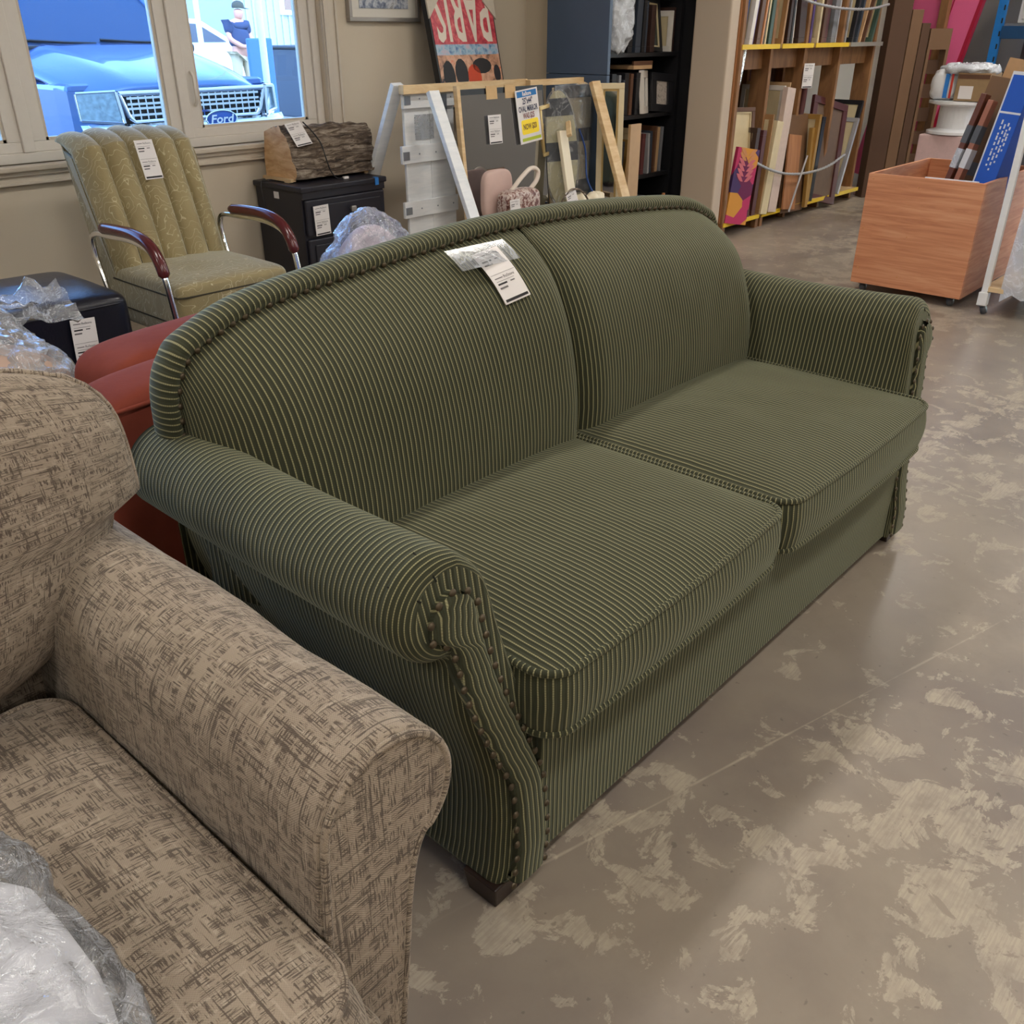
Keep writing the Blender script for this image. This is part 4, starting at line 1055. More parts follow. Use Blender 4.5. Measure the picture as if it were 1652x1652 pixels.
sg.part(MB().prism(rr,.0006,Ms@Matrix.Translation((0,0,.003))),'price_button',M_YEL)
for txt,y,sz,mat,sxx in (('ReStore',.123,.030,M_PAPER,.8),('25"x44"',.083,.046,M_NAVYT,.62),('OVAL MIRROR',.041,.044,M_NAVYT,.60),('WAS $25',.003,.042,M_MAR,.62),('NOW $20',-.058,.044,M_BRN,.62)):
    text_part(txt,sz,mat,sg.e,Ms@Matrix.Translation((0,y,.0042)),sx=sxx,bold=.0012,off=sg.l,name='printed_text')
# pieces right of the mirror
om=WP('oval_mirror',(4.78,3.85,.35),'oval mirror wrapped in plastic with grey bands, leaning between pine planks','mirror')
Mo=frame_M((4.70,3.82,.36),(.72,-.62,0),(0.02,.12,1))@Matrix.Translation((.02,.32,0))
el=[(.105*math.cos(a),.345*math.sin(a)) for a in np.linspace(0,2*math.pi,40,endpoint=False)]
om.part(MB().prism(el,.03,Mo),'foam_wrap',plain('cream_foam',srgb(224,216,180),.7,0,.06)); 
M_GREYB=plain('grey_band',srgb(92,96,102),.7)
for y0,y1 in ((.20,.30),(-.06,.05)):
    pts=[(.108*math.sqrt(max(0,1-(y/.35)**2)),y) for y in np.linspace(y0,y1,6)]; om.part(MB().prism(pts+[(-a,b) for a,b in pts[::-1]],.036,Mo@Matrix.Translation((0,0,-.003))),'grey_band',M_GREYB)
om.part(MB().prism([(.118*math.cos(a),.36*math.sin(a)) for a in np.linspace(0,2*math.pi,40,endpoint=False)],.044,Mo@Matrix.Translation((0,0,-.007))),'plastic_wrap',mk_film('oval_wrap',op=.01,rough=.1,scale=8))
ro=WP('wrapped_artwork',(4.95,4.02,.3),'cream panel with dark grey bands wrapped in clear plastic','panel')
M_CRM=plain('cream_panel',srgb(236,226,200),.6,0,.08,6)
ro.part(MB().box(4.80,5.18,3.965,3.985,.30,1.03),'panel',M_CRM)
for z0,z1 in ((.965,1.04),(.70,.78),(.38,.46)): ro.part(MB().box(4.798,5.182,3.957,3.965,z0,z1),'dark_band',M_GREYB)
wr_=MB(); wr_.grid([[(x,3.945+.006*fbm(x*6,z*6,2),z) for z in np.linspace(.3,1.05,16)] for x in np.linspace(4.78,5.17,10)]); ro.part(wr_,'plastic_wrap',mk_film('panel_wrap',op=.0,rough=.1,scale=9),smooth=True)
pk=WP('pine_plank',(4.66,3.72,0),'upright pale pine plank in front of the wrapped oval mirror','plank'); plank(pk,(4.66,3.60,.0),(4.68,3.80,.80),.075,.025,M_CRM,'board'); plank(pk,(4.655,3.72,.78),(4.74,3.80,.845),.03,.02,M_PINE,'end_block',(0,1,0))
M_GOLD=plain('gold_frame',srgb(196,168,112),.35,.4,.1); M_IVORY=plain('ivory_frame',srgb(226,212,176),.45,.1,.05)
def leaning_frame(name,label,o,wdir,udir,w,h,fw,mat,inner,depth=.03,cat='picture frame',group=None,glass=None,lip=None):
    f=WP(name,tuple(o),label,cat,group); M=frame_M(tuple(o),wdir,udir)
    for a in ((-w/2,w/2,0,fw),(-w/2,w/2,h-fw,h),(-w/2,-w/2+fw,fw,h-fw),(w/2-fw,w/2,fw,h-fw)):
        f.part(MB().box(a[0],a[1],a[2],a[3],-depth,0,M),'frame_side',mat,bevel=.003)
    if lip:
        for a in ((-w/2+fw,w/2-fw,fw,fw*1.35),(-w/2+fw,w/2-fw,h-fw*1.35,h-fw),(-w/2+fw,-w/2+fw*1.35,fw,h-fw),(w/2-fw*1.35,w/2-fw,fw,h-fw)):
            f.part(MB().box(a[0],a[1],a[2],a[3],-depth,-.006,M),'frame_lip',lip)
    f.part(MB().box(-w/2+fw*.8,w/2-fw*.8,fw*.8,h-fw*.8,-depth+.002,-depth*.5,M),'picture',inner)
    return f
leaning_frame('picture_frame','small gold framed mirror peeking out between sign and oval mirror',(4.668,3.87,.66),(1,.1,0),(-.12,.05,1),.16,.29,.022,M_GOLD,M_MIRR,cat='mirror')
leaning_frame('picture_frame','tall ivory and gold framed mirror right of the pine trestle leg',(5.165,3.775,.03),(.62,-.78,0),(0.0,.02,1),.17,1.02,.035,M_IVORY,M_MIRR,cat='mirror',lip=M_GOLD)
rp=WP('rope',(4.98,3.70,.35),'blue rope hanging down in front of the wrapped panel','rope'); rp.part(MB().tube(catmull([(5.02,3.93,.78),(5.0,3.86,.66),(4.95,3.80,.5),(4.93,3.72,.40),(4.86,3.67,.372),(4.75,3.65,.375)],5),.006,6),'strand',plain('blue_rope',srgb(56,86,150),.7),smooth=True)
# handbag and cushion in front of the mirror
hb=WP('handbag',(4.12,3.66,.36),'brown and white patterned handbag with a pale strap in front of the mirror','bag')
M_BAGP=mk_print('brown_white_print',[srgb(70,40,36),srgb(120,72,62),srgb(214,200,190),srgb(100,62,54)],46)
hb.part(rbox(3.98,4.27,3.60,3.72,.365,.53,.01,.4),'bag_body',M_BAGP,smooth=True,merge=True)
hb.part(MB().tube(catmull([(4.06,3.66,.53),(4.14,3.65,.60),(4.22,3.65,.64),(4.28,3.65,.62),(4.27,3.65,.57),(4.22,3.66,.52)],5),.013,8),'strap',M_CREAM,smooth=True)
cu=WP('cushion',(4.06,3.73,.36),'pale pink cushion standing behind the patterned handbag','cushion'); cu.part(rbox(3.93,4.17,3.735,3.80,.362,.64,.0,.5),'cover',plain('pale_pink_cotton',srgb(206,178,168),.85,0,.08,20,.2),smooth=True,merge=True)
price_tag('price tag on the patterned handbag by the mirror',frame_M((4.02,3.592,.43),(1,0,.0),(0,0.1,1)),w=.085,h=.13)
price_tag('tilted price tag on the wooden rail right of the mirror',frame_M((4.56,3.60,.415),(1,0,-.05),(-.28,.15,1)),w=.10,h=.15)
for i,(x,y,z) in enumerate(((4.72,3.665,.395),(4.88,3.67,.39))):
    pb=WP('paper_scrap',(x,y,z),('crumpled cream packing paper on the lower trestle rail','second wad of packing paper nearest the blue rope')[i],'paper'); o=pb.part(blob(sph((x,y,z),(.07,.03,.035)),30,18),'wad',M_CRM,smooth=True,merge=True); crumple(o,.03,14,i*3)
hp=WP('wire_hoop',(4.6,3.62,.33),'thin bent cane hoop behind the tilted price tag','hoop'); hp.part(MB().tube(catmull([(4.44,3.61,.34),(4.46,3.61,.42),(4.54,3.61,.485),(4.64,3.61,.475),(4.72,3.61,.41),(4.74,3.61,.345)],6),.006,6),'cane',M_BARK,smooth=True)

# ------------------------------------------------------------------ rust velvet chair behind the sofa
N=NT('rust_velvet'); N.set(Roughness=.95,Specular_IOR_Level=.1,Sheen_Weight=.08,Sheen_Roughness=.3); N.b.inputs['Sheen Tint'].default_value=(1,.6,.45,1)
o_=N.coord('Object'); N.l(N.mix(N.noise(o_,6,4),srgb(104,47,37),srgb(136,70,55)),N.b.inputs['Base Color']); N.bump(N.noise(o_,9,4),.15,.02); M_RUST=N.m
rc=WP('loveseat',(1.35,2.2,0),'rust velvet upholstered seat just behind the green sofa','loveseat')
def orient(mb,c,rz):
    M=Matrix.Translation(c)@Matrix.Rotation(rz,4,'Z')@Matrix.Translation((-c[0],-c[1],-c[2])); mb.v=[tuple(M@Vector(p)) for p in mb.v]; return mb
rz=math.radians(6)
rc.part(orient(rbox(.80,1.95,1.99,2.22,.04,.585,.025,.24),(.8,2.0,0),rz),'arm',M_RUST,smooth=True,merge=True)
rc.part(orient(rbox(.97,1.98,2.20,2.44,.04,.600,.02,.22),(.8,2.0,0),rz),'back',M_RUST,smooth=True,merge=True)
for p in ([(.83,1.998,.56),(.97,1.992,.563),(1.2,1.990,.565),(1.5,1.99,.565)],[(.96,1.992,.56),(.962,1.987,.40),(.962,1.987,.2)]):
    q=MB().tube(p,.006,6); rc.part(orient(q,(.8,2.0,0),rz),'piping',M_RUST,smooth=True)
for x in (.88,1.8): 
    for y in (2.08,2.38): rc.part(MB().box(x-.02,x+.02,y-.02,y+.02,0,.06),'foot',M_BLACK)

# plastic wrapped chair at far left, behind the beige sofa
pw=WP('wrapped_chair',(.75,2.75,0),'beige chair wrapped in crumpled clear plastic film at the left edge','chair')
M_TANF=plain('tan_fabric',srgb(176,150,134),.85,0,.1,12)
pw.part(rbox(.43,1.0,2.48,2.78,.05,.57,.02,.5),'seat_cushion',M_TANF,smooth=True,merge=True)
pw.part(rbox(.33,.91,2.74,3.08,.05,.54,.03,.4),'seat_back',M_TANF,smooth=True,merge=True)
def filmshape(u,v):
    a=sph((.65,2.78,.34),(.37,.36,.27),.6,.6)(u,v); x,y,z=a
    z+=.10*math.exp(-(((x-.83)/.16)**2+((y-3.02)/.2)**2))*(z>.3)
    return (x,y,max(.02,z))
o=pw.part(blob(filmshape,150,90),'plastic_film',M_FILM2,smooth=True,merge=True); crumple(o,.04,8,1.7,5)
fl=MB(); fl.grid([[(.89+.26*s-.02*t,2.90-.10*s+.10*t+.03*fbm(s*4,t*4,1),.57+.05*t+.04*fbm(s*5,t*5,7)+.06*s*t) for t in np.linspace(0,1,14)] for s in np.linspace(0,1,14)]); pw.part(fl,'loose_flap',M_FILM2,smooth=True)
# clear bag standing behind the sofa, under the nightstand
cb=WP('plastic_bag',(2.33,2.85,0),'clear plastic covered bundle showing above the sofa back in front of the nightstand','bag')
def cbs(u,v):
    a=sph((2.33,2.85,.37),(.38,.28,.37),.75,.8)(u,v); x,y,z=a
    h=max(0,z/.74); k=1-.62*h**1.2; return (2.33+(x-2.33)*k,2.85+(y-2.85)*k,max(.01,z*.99))
cb.part(blob(lambda u,v:tuple(Vector((2.33,2.85,.34))+(Vector(cbs(u,v))-Vector((2.33,2.85,.34)))*.86),60,40),'bundle',plain('pale_pink_bundle',srgb(206,190,196),.8,0,.15,8),smooth=True,merge=True)
o=cb.part(blob(cbs,130,80),'plastic_film',mk_film('bag_film',op=.10,rough=.06,scale=16),smooth=True,merge=True); crumple(o,.022,12,4.2,5)

# white pillow in a plastic bag on the beige seat
pl=WP('pillow',(.0,.70,.5),'white pillow in a clear plastic bag on the beige sofa seat','pillow')
def pls(u,v):
    return sph((-.075,.745,.535),(.215,.24,.055),.7,.55)(u,v)
o=pl.part(blob(pls,70,40),'pillow_body',plain('white_pillow_cotton',srgb(236,234,236),.85,0,.02),smooth=True,merge=True); crumple(o,.02,6,.3)
o=pl.part(blob(sph((-.06,.75,.532),(.225,.25,.062),.7,.55),150,90),'plastic_bag',M_FILM,smooth=True,merge=True); crumple(o,.020,12,2.2,5)
# ------------------------------------------------------------------ bookcase with frames
M_NAVYL=plain('navy_blue_laminate',srgb(78,96,120),.45,0,.06,5); M_BLKL=plain('black_shelf_laminate',srgb(20,20,24),.5,0,.1)
bc=WP('bookcase',(5.85,4.1,0),'tall bookcase with slate blue side and black shelves full of frames','bookcase')
BX0,BX1,BY0,BY1=5.20,6.05,3.86,4.37
bc.part(MB().box(BX0,BX0+.03,BY0,BY1,0,1.09),'side_panel',M_NAVYL,bevel=.002); bc.part(MB().box(BX0,BX0+.03,BY0,BY1,1.093,2.15),'side_panel',M_NAVYL,bevel=.002)
bc.part(MB().box(BX1-.03,BX1,BY0,BY1,0,2.15),'side_panel',M_BLKL); bc.part(MB().box(BX0+.03,BX1-.03,BY1-.02,BY1,0,2.15),'back_panel',M_BLKL)
for z in (.06,.435,.835,1.215,1.60,2.13): bc.part(MB().box(BX0+.03,BX1-.03,BY0+.01,BY1-.02,z-.025,z),'shelf',M_BLKL,bevel=.002)
COLS={'black':(26,26,30),'brown':(96,66,48),'dkbrown':(58,38,32),'oak':(168,128,84),'gold':(176,138,74),'white':(222,216,206),'grey':(120,122,126),'maroon':(86,44,44),'slate':(52,60,72),'green':(60,84,74),'cream':(214,198,158),'tan':(190,156,116),'purple':(84,62,124),'blue':(40,80,140),'silver':(176,176,178),'orange':(206,142,92)}
CM={k:plain('frame_'+k,srgb(*v),.45,.35 if k in('silver','gold') else 0,.12,14) for k,v in COLS.items()}
used_labels={}
def standing_frame(x,th,y0,y1,z0,h,tilt,col,where,group,edge='cream'):
    """frame seen edge-on: thickness along x, plane in y-z, tilted about y"""
    base='%s %s frame standing edge-on %s'%({'black':'black','brown':'brown wooden','dkbrown':'dark brown','oak':'oak','gold':'gold','white':'white','grey':'grey','maroon':'maroon','slate':'slate','green':'dark green','cream':'cream','tan':'tan wooden','purple':'purple','blue':'blue','silver':'silver','orange':'orange wooden'}[col],'tall' if h>.45 else 'thin' if th<.022 else 'thick' if th>.045 else 'plain',where)
    used_labels[base]=used_labels.get(base,0)+1; k=used_labels[base]
    lab=base if k==1 else base+', '+{2:'second',3:'third',4:'fourth',5:'fifth'}.get(k,'last')+' from left'
    f=WP('picture_frame',(x,(y0+y1)/2,z0),lab,'picture frame',group)
    M=Matrix.Translation((x,0,z0))@Matrix.Rotation(math.radians(tilt),4,'Y')
    w=min(.035,h*.15)
    for a in ((y0,y1,0,w),(y0,y1,h-w,h),(y0,y0+w,w,h-w),(y1-w,y1,w,h-w)): f.part(MB().box(0,th,a[0],a[1],a[2],a[3],M),'frame_side',CM[col],bevel=.002)
    f.part(MB().box(th*.3,th*.75,y0+w*.7,y1-w*.7,w*.7,h-w*.7,M),'backing',CM[edge])
    return f
G2='frames on the bookcase shelves'
for (z,sp,wh) in ((.436,[(5.30,.018,.27,'brown',6),(5.34,.022,.30,'orange',7),(5.375,.03,.32,'brown',5),(5.42,.03,.24,'black',4),(5.47,.025,.25,'gold',9),(5.58,.03,.31,'cream',4),(5.68,.04,.27,'maroon',2),(5.76,.02,.27,'silver',-3),(5.80,.03,.28,'slate',-2),(5.85,.02,.31,'brown',1),(5.89,.03,.30,'tan',2),(5.94,.02,.30,'grey',2)],'on the lowest filled bookcase shelf'),
                 (.836,[(5.28,.05,.26,'black',1),(5.36,.025,.25,'grey',2),(5.41,.02,.22,'slate',1),(5.45,.045,.26,'black',0),(5.51,.03,.255,'brown',1),(5.555,.07,.26,'black',1)],'on the middle bookcase shelf'),
                 (1.216,[(5.46,.05,.33,'black',3),(5.53,.06,.34,'slate',2),(5.61,.03,.33,'black',2),(5.66,.02,.30,'slate',1),(5.70,.05,.28,'dkbrown',0),(5.955,.02,.25,'white',1),(5.98,.025,.27,'dkbrown',1)],'on the upper bookcase shelf')):
    for (x,th,h,c,tl) in sp:
        standing_frame(x,th,BY0+.015+rnd.random()*.03,BY0+.28+rnd.random()*.1,z,h,tl,c,wh,G2)
M_SKETCH=mk_print('pencil_sketch',[srgb(150,140,130),srgb(196,186,174),srgb(120,112,104)],40)
leaning_frame('picture_frame','white wide-moulding frame standing on the middle bookcase shelf',(5.70,BY0+.02,.838),(.9,.43,0),(0,.1,1),.20,.27,.045,CM['white'],CM['grey'],group=G2)
leaning_frame('picture_frame','black frame with a pencil sketch on the middle bookcase shelf',(5.885,BY0+.01,.838),(1,-.12,.05),(.12,.15,1),.22,.25,.05,CM['black'],M_SKETCH,group=G2)
leaning_frame('picture_frame','black frame with thin gold line on the upper bookcase shelf',(5.83,BY0+.06,1.218),(1,.1,0),(.05,.2,1),.20,.33,.03,CM['black'],plain('dark_glass_print',srgb(36,48,46),.15),group=G2,lip=CM['cream'])
pg=WP('plastic_bag',(5.36,3.86,1.22),'white items in a clear plastic bag on the upper bookcase shelf','bag'); o=pg.part(blob(sph((5.36,3.90,1.42),(.10,.06,.21),.7,.7),50,40),'bag_film',M_FILM3,smooth=True,merge=True); crumple(o,.03,10,.8)
kp=WP('cardboard_piece',(5.33,3.75,.55),'torn kraft cardboard piece standing beside the ivory framed mirror','cardboard'); kp.part(MB().box(5.30,5.42,3.72,3.74,0,.80),'sheet',CM['tan'])
st=WP('wall_tag',(5.945,3.80,.33),'small orange sticker near the foot of the bookcase','sticker'); st.part(MB().box(5.92,5.94,3.83,3.845,.25,.29),'patch',CM['orange'])
bxs=WP('storage_box',(5.6,4.0,.06),'grey box on the bottom shelf of the bookcase','box'); bxs.part(MB().box(5.42,5.85,3.90,4.2,.061,.24),'body',CM['grey'],bevel=.01); bxs.part(MB().box(5.41,5.86,3.89,4.21,.241,.27),'lid',CM['silver'],bevel=.005)
tr_=WP('wooden_tray',(5.75,4.0,1.12),'rough brown wooden tray resting on the frames of the middle shelf','tray'); tr_.part(MB().box(5.52,5.74,3.88,4.1,1.115,1.14),'tray_base',CM['tan'],bevel=.004); tr_.part(MB().box(5.52,5.74,3.88,3.895,1.14,1.165),'tray_rim',CM['brown'])

# ------------------------------------------------------------------ timber rack with frames
M_LUM=wood('rack_lumber',srgb(118,82,50),srgb(158,114,72),(20,20,4),.65); M_PLYR=wood('rack_plywood',srgb(150,98,60),srgb(180,126,82),(20,6,3),.6); M_YEL2=plain('yellow_edge_paint',srgb(226,190,24),.5,0,.08)
rk=WP('timber_rack',(7.3,3.8,0),'long timber rack with yellow painted shelf edges full of frames and boards','rack')
RX0,RX1,RY0,RY1=6.075,8.50,3.41,4.36
rk.part(MB().box(RX0-.012,RX0+.012,RY0+.02,3.71,.10,2.6),'end_panel',M_PLYR); rk.part(MB().box(RX0-.012,RX0+.012,3.712,RY1,.10,2.6),'end_panel',M_BLKL)
for x in (6.10,6.64,7.17,7.79,8.44):
    rk.part(MB().box(x-.02,x+.02,RY0+.06,RY0+.20,1.24 if x<6.2 else .0,2.6) if x>6.2 else MB().box(x-.02,x+.02,RY0,RY0+.09,0,2.6),'upright',M_LUM,bevel=.003)
    rk.part(MB().box(x-.02,x+.02,RY1-.09,RY1,0,2.6),'upright',M_LUM)
for a,b in ((6.09,6.62),(6.66,7.15),(7.19,7.77),(7.81,8.44)):
    s=rk.part(MB().box(a,b,RY0,RY1-.1,.075,.10),'shelf',M_PLY); rk.part(MB().box(a,b,RY0-.006,RY0,.072,.102),'yellow_edge',M_YEL2,sub=s)
    s=rk.part(MB().box(a,b,RY0,RY1-.1,1.235,1.26),'shelf',M_PLY); rk.part(MB().box(a,b,RY0-.006,RY0,1.232,1.262),'yellow_edge',M_YEL2 if b<8 else M_SILV,sub=s)
    rk.part(MB().box(a,b,RY0+.12,RY0+.16,1.10,1.235),'joist',M_LUM); rk.part(MB().box(a,a+.10,RY0+.16,RY0+.18,.3,1.1),'brace_board',M_LUM)
rk.part(MB().box(RX0+.02,RX1,RY1-.02,RY1,.1,2.6),'back_sheet',CM['dkbrown'])
for x in (6.12,6.62,6.69): rk.part(MB().box(x-.02,x+.02,RY0+.01,RY0+.05,0,.075),'foot',M_LUM)
G3='frames on the upper level of the timber rack'
up=[(6.13,.012,'white',2),(6.17,.04,'blue',7),(6.22,.045,'white',8),(6.28,.03,'cream',8),(6.315,.02,'purple',8),(6.36,.05,'brown',6),(6.43,.02,'orange',7),(6.465,.02,'black',6),(6.51,.02,'cream',5),(6.55,.045,'green',3),(6.70,.025,'oak',4),(6.745,.02,'gold',3),(6.80,.04,'dkbrown',1),(6.86,.03,'black',-1),(6.93,.012,'white',-3),(6.98,.10,'dkbrown',-5),(7.22,.03,'purple',0),(7.27,.03,'cream',1),(7.31,.02,'silver',1),(7.36,.05,'brown',1),(7.44,.07,'maroon',1),(7.55,.07,'grey',1),(7.66,.02,'silver',1),(7.83,.02,'silver',3),(7.88,.03,'black',8),(7.96,.03,'slate',9),(8.06,.02,'tan',16),(8.12,.02,'brown',17),(8.25,.03,'green',14)]
for (x,th,c,tl) in up:
    standing_frame(x,th,RY0+.02+rnd.random()*.05,RY0+.45+rnd.random()*.2,1.262,.42+rnd.random()*.16,tl,c,'on the upper rack level',G3)
G4='frames and boards on the lower level of the timber rack'
def mk_flower():
    N=NT('floral_canvas_print'); N.set(Roughness=.5); v=N.n('TexVoronoi'); v.inputs['Scale'].default_value=9; N.l(N.coord('Object'),v.inputs['Vector'])
    s=N.sep(v.outputs['Color']); N.l(N.ramp(s[0],[(.0,srgb(110,30,80)),(.25,srgb(190,50,100)),(.5,srgb(214,150,60)),(.7,srgb(70,50,100)),(.9,srgb(226,110,110))],'CONSTANT'),N.b.inputs['Base Color']); return N.m
cv=WP('canvas_print',(6.18,3.4,.105),'colourful pink and orange leaf canvas at the near end of the rack','picture',G4)
Mcv=frame_M((6.10,3.405,.105),(.93,-.35,0),(.17,.0,.98)); cv.part(MB().box(0,.20,0,.52,-.03,0,Mcv),'canvas',mk_flower())
for k in range(6):
    for sx in (-1,1):
        p=MB(); p.prism([(.10+sx*(.006+.07*t),.47-.035*k+.05*t-sx*0-.018*math.sin(math.pi*t)*e) for e,tt in ((-1,np.linspace(0,1,6)),(1,np.linspace(1,0,6))) for t in tt],.0015,Mcv@Matrix.Translation((0,0,.0005))); cv.part(p,'painted_leaf',CM['orange'] if k<2 else plain('leaf_pink%d%d'%(k,sx),srgb(206,110,120),.5,0,.05))
leaning_frame('picture_frame','brown frame with cream double mat behind the leaf canvas',(6.30,3.455,.105),(.95,-.3,0),(.06,.10,1),.34,.76,.03,CM['brown'],CM['cream'],group=G4,lip=CM['cream'])
leaning_frame('picture_frame','black frame with a deep blue picture in the first rack bay',(6.30,3.60,.105),(1,0,0),(.04,.05,1),.36,.90,.03,CM['black'],plain('deep_blue_print',srgb(20,70,130),.3),group=G4)
for (x,th,h,c,tl,d) in ((6.42,.05,.62,'dkbrown',4,0),(6.50,.055,.60,'maroon',4,-.01),(6.60,.012,.70,'oak',4,-.02),(6.86,.02,.88,'white',3,.05),(6.92,.012,.90,'tan',3,.04),(7.34,.04,.66,'gold',2,-.05),(7.40,.06,.64,'black',4,-.04),(7.95,.03,.62,'silver',18,-.04),(8.05,.03,.75,'black',17,0)):
    standing_frame(x,th,RY0+.01+d,RY0+.42,.103,h,tl,c,'on the lower rack level',G4)
def board(label,x0,x1,y,z0,h,t,col,lean=(0,.08,1),yaw=0,cat='board'):
    b=WP('board',((x0+x1)/2,y,z0),label,cat,G4); M=frame_M((x0,y,z0),(math.cos(yaw),math.sin(yaw),0),lean); b.part(MB().box(0,x1-x0,0,h,-t,0,M),'sheet',CM[col] if isinstance(col,str) else col,bevel=.002); return b
board('pale yellow long board leaning in the lower rack',6.60,6.70,3.385,.105,.66,.04,'cream',(.14,.0,1))
board('wide pinkish white board leaning in the lower rack',6.72,6.85,3.385,.105,.88,.04,plain('pinkish_board',srgb(206,186,172),.6),(.12,.02,1))
board('large brown hardboard sheet leaning in the lower rack',6.96,7.34,3.40,.06,.72,.02,plain('hardboard',srgb(110,80,54),.6),(.04,.10,1))
board('medium brown wood panel in front of the hardboard sheet',6.93,7.14,3.37,.10,.55,.015,M_PLYR,(.12,.10,1))
board('orange pine edge board beside the hardboard sheet',7.30,7.345,3.36,.07,.60,.03,'gold',(.03,.06,1))
leaning_frame('picture_frame','large mahogany framed panel leaning in the third rack bay',(7.66,3.42,.07),(.98,-.2,0),(.26,.12,1),.46,.80,.055,CM['maroon'],plain('dull_brown_back',srgb(112,92,78),.6),group=G4)
rd=WP('metal_rod',(6.98,3.34,.06),'thin silver rod leaning against the brown boards in the rack','rod'); rd.part(MB().tube([(6.98,3.34,.08),(7.17,3.34,.48)],.008,8),'rod',CM['silver'],smooth=True)
cn=WP('curved_rail',(7.30,3.55,.1),'dark curved chair rail standing in the second rack bay','rail'); cn.part(MB().tube(catmull([(7.24,3.52,.1),(7.30,3.52,.6),(7.33,3.52,.85),(7.32,3.52,1.0),(7.24,3.52,1.12),(7.20,3.52,1.17)],6),.028,8),'rail',CM['maroon'],smooth=True)
tw=WP('plastic_roll',(6.22,3.6,.9),'strip of clear film hanging in the first rack bay','film'); tw.part(MB().tube(catmull([(6.36,3.55,1.23),(6.34,3.55,1.1),(6.31,3.55,.98),(6.29,3.55,.92)],4),[.03]*12+[.035],8),'film',M_FILM3,smooth=True)
for k,(z,pts,lb) in enumerate(((0,[(6.32,3.37,.52),(6.6,3.355,.43),(6.9,3.35,.37),(7.25,3.35,.345),(7.6,3.35,.36),(7.95,3.37,.42)],'chain slung across the lower bays of the timber rack'),(0,[(6.60,3.39,1.60),(6.9,3.385,1.535),(7.3,3.38,1.50),(7.7,3.38,1.49),(8.05,3.38,1.50),(8.42,3.40,1.535)],'chain slung across the upper level of the timber rack'))):
    c=WP('chain',(7.2,3.36,pts[2][2]),lb,'chain'); c.part(MB().tube(catmull(pts,14),[.008+.004*(i%2) for i in range(14*5+1)],6),'links',CM['silver'],smooth=True)
price_tag('price tag hanging in the second bay of the timber rack',frame_M((7.20,3.44,1.04),(1,-.3,0),(0,0,1)),w=.11,h=.17)

# ------------------------------------------------------------------ tall boards, pink panel, blue racking at the far right
M_CARD=plain('brown_cardboard',srgb(124,94,68),.75,0,.12,3); M_CARD2=plain('dark_cardboard',srgb(92,66,48),.75,0,.12,3)
def slab(name,label,cat,o,wdir,udir,w,h,t,mat,pn='sheet'):
    b=WP(name,tuple(o),label,cat); b.part(MB().box(0,w,0,h,-t,0,frame_M(tuple(o),wdir,udir)),pn,mat,bevel=.003); return b
slab('cardboard_carton','wide brown flat carton standing at the far end of the rack','carton',(8.53,3.40,0),(.76,-.65,0),(.0,.0,1),.17,2.2,.12,M_CARD2)
slab('cardboard_carton','tall narrow film-wrapped carton next to the wide brown carton','carton',(8.665,3.285,0),(.76,-.65,0),(.0,.0,1),.10,1.50,.10,M_CARD)
slab('cardboard_carton','tall dark carton strip wrapped in film, third from the rack','carton',(8.745,3.215,0),(.76,-.65,0),(.0,.0,1),.075,1.40,.10,M_CARD2)
ck=WP('wooden_pallet',(9.05,3.0,0),'brown slatted pallet standing on edge before the pink panel','pallet')
Mk=frame_M((8.81,3.16,0),(.76,-.65,0),(0,0,1))
for x in (0,.17): ck.part(MB().box(x,x+.025,0,1.36,-.10,0,Mk),'stringer',M_CARD)
for k in range(7): ck.part(MB().box(.02,.18,.06+k*.19,.17+k*.19,-.09,-.07,Mk),'slat',M_CARD2)
ck.part(MB().box(0,.195,1.20,1.36,-.012,.002,Mk),'end_board',M_CARD)
pst=WP('timber_post',(9.2,3.2,0),'brown timber post standing before the pink panel','post'); pst.part(MB().box(9.16,9.24,3.18,3.25,0,2.4),'post',M_LUM,bevel=.004); pst.part(MB().box(9.155,9.245,3.175,3.255,0,.04),'foot',M_BLACK)
M_PINK=plain('pink_panel',srgb(240,112,160),.4,0,.03); M_REDE=plain('red_edge',srgb(176,28,62),.4)
pk2=WP('pink_panel',(9.3,2.9,0),'bright pink panel with red edge leaning at the back','panel')
Mpk=frame_M((9.3,3.262,0),(0,-1,-.183),(0.0,-.183,1)); pk2.part(MB().box(-.60,.0,0,2.4,-.012,0,Mpk),'face',M_PINK); pk2.part(MB().box(.0,.03,0,2.4,-.07,.002,Mpk),'edge',M_REDE); pk2.part(MB().box(-.60,.0,0,2.4,-.07,-.013,Mpk),'core',M_REDE)
pk2.part(MB().box(-.212,-.203,1.30,1.75,0,.003,Mpk),'painted_line',M_REDE)
M_RBLUE=plain('blue_rack_steel',srgb(30,130,214),.4,0,.1); M_DBLUE=plain('dark_blue_beam',srgb(24,74,120),.4)
br=WP('pallet_rack',(9.6,2.6,0),'blue steel pallet rack with shelves at the far right','rack')
for (x,y) in ((9.50,2.84),(10.55,2.84),(9.5,.9),(10.55,.9)): 
    p=br.part(MB().box(x,x+.05,y-.035,y+.035,0,2.9),'upright',M_RBLUE,bevel=.004)
    if y>2:
        for k in range(26): br.part(MB().box(x-.004,x,y-.03,y-.018,.2+k*.1,.24+k*.1),'slot',M_BLACK,sub=p)
for z in (.55,1.38,2.2):
    br.part(MB().box(9.48,9.54,.93,2.80,z-.10,z),'beam',M_DBLUE,bevel=.004); br.part(MB().box(10.55,10.6,.93,2.80,z-.10,z),'beam',M_DBLUE); br.part(MB().box(9.55,10.55,2.80,2.85,z-.06,z),'side_beam',M_RBLUE); br.part(MB().box(9.54,10.55,.93,2.80,z,z+.02),'deck',CM['grey'])
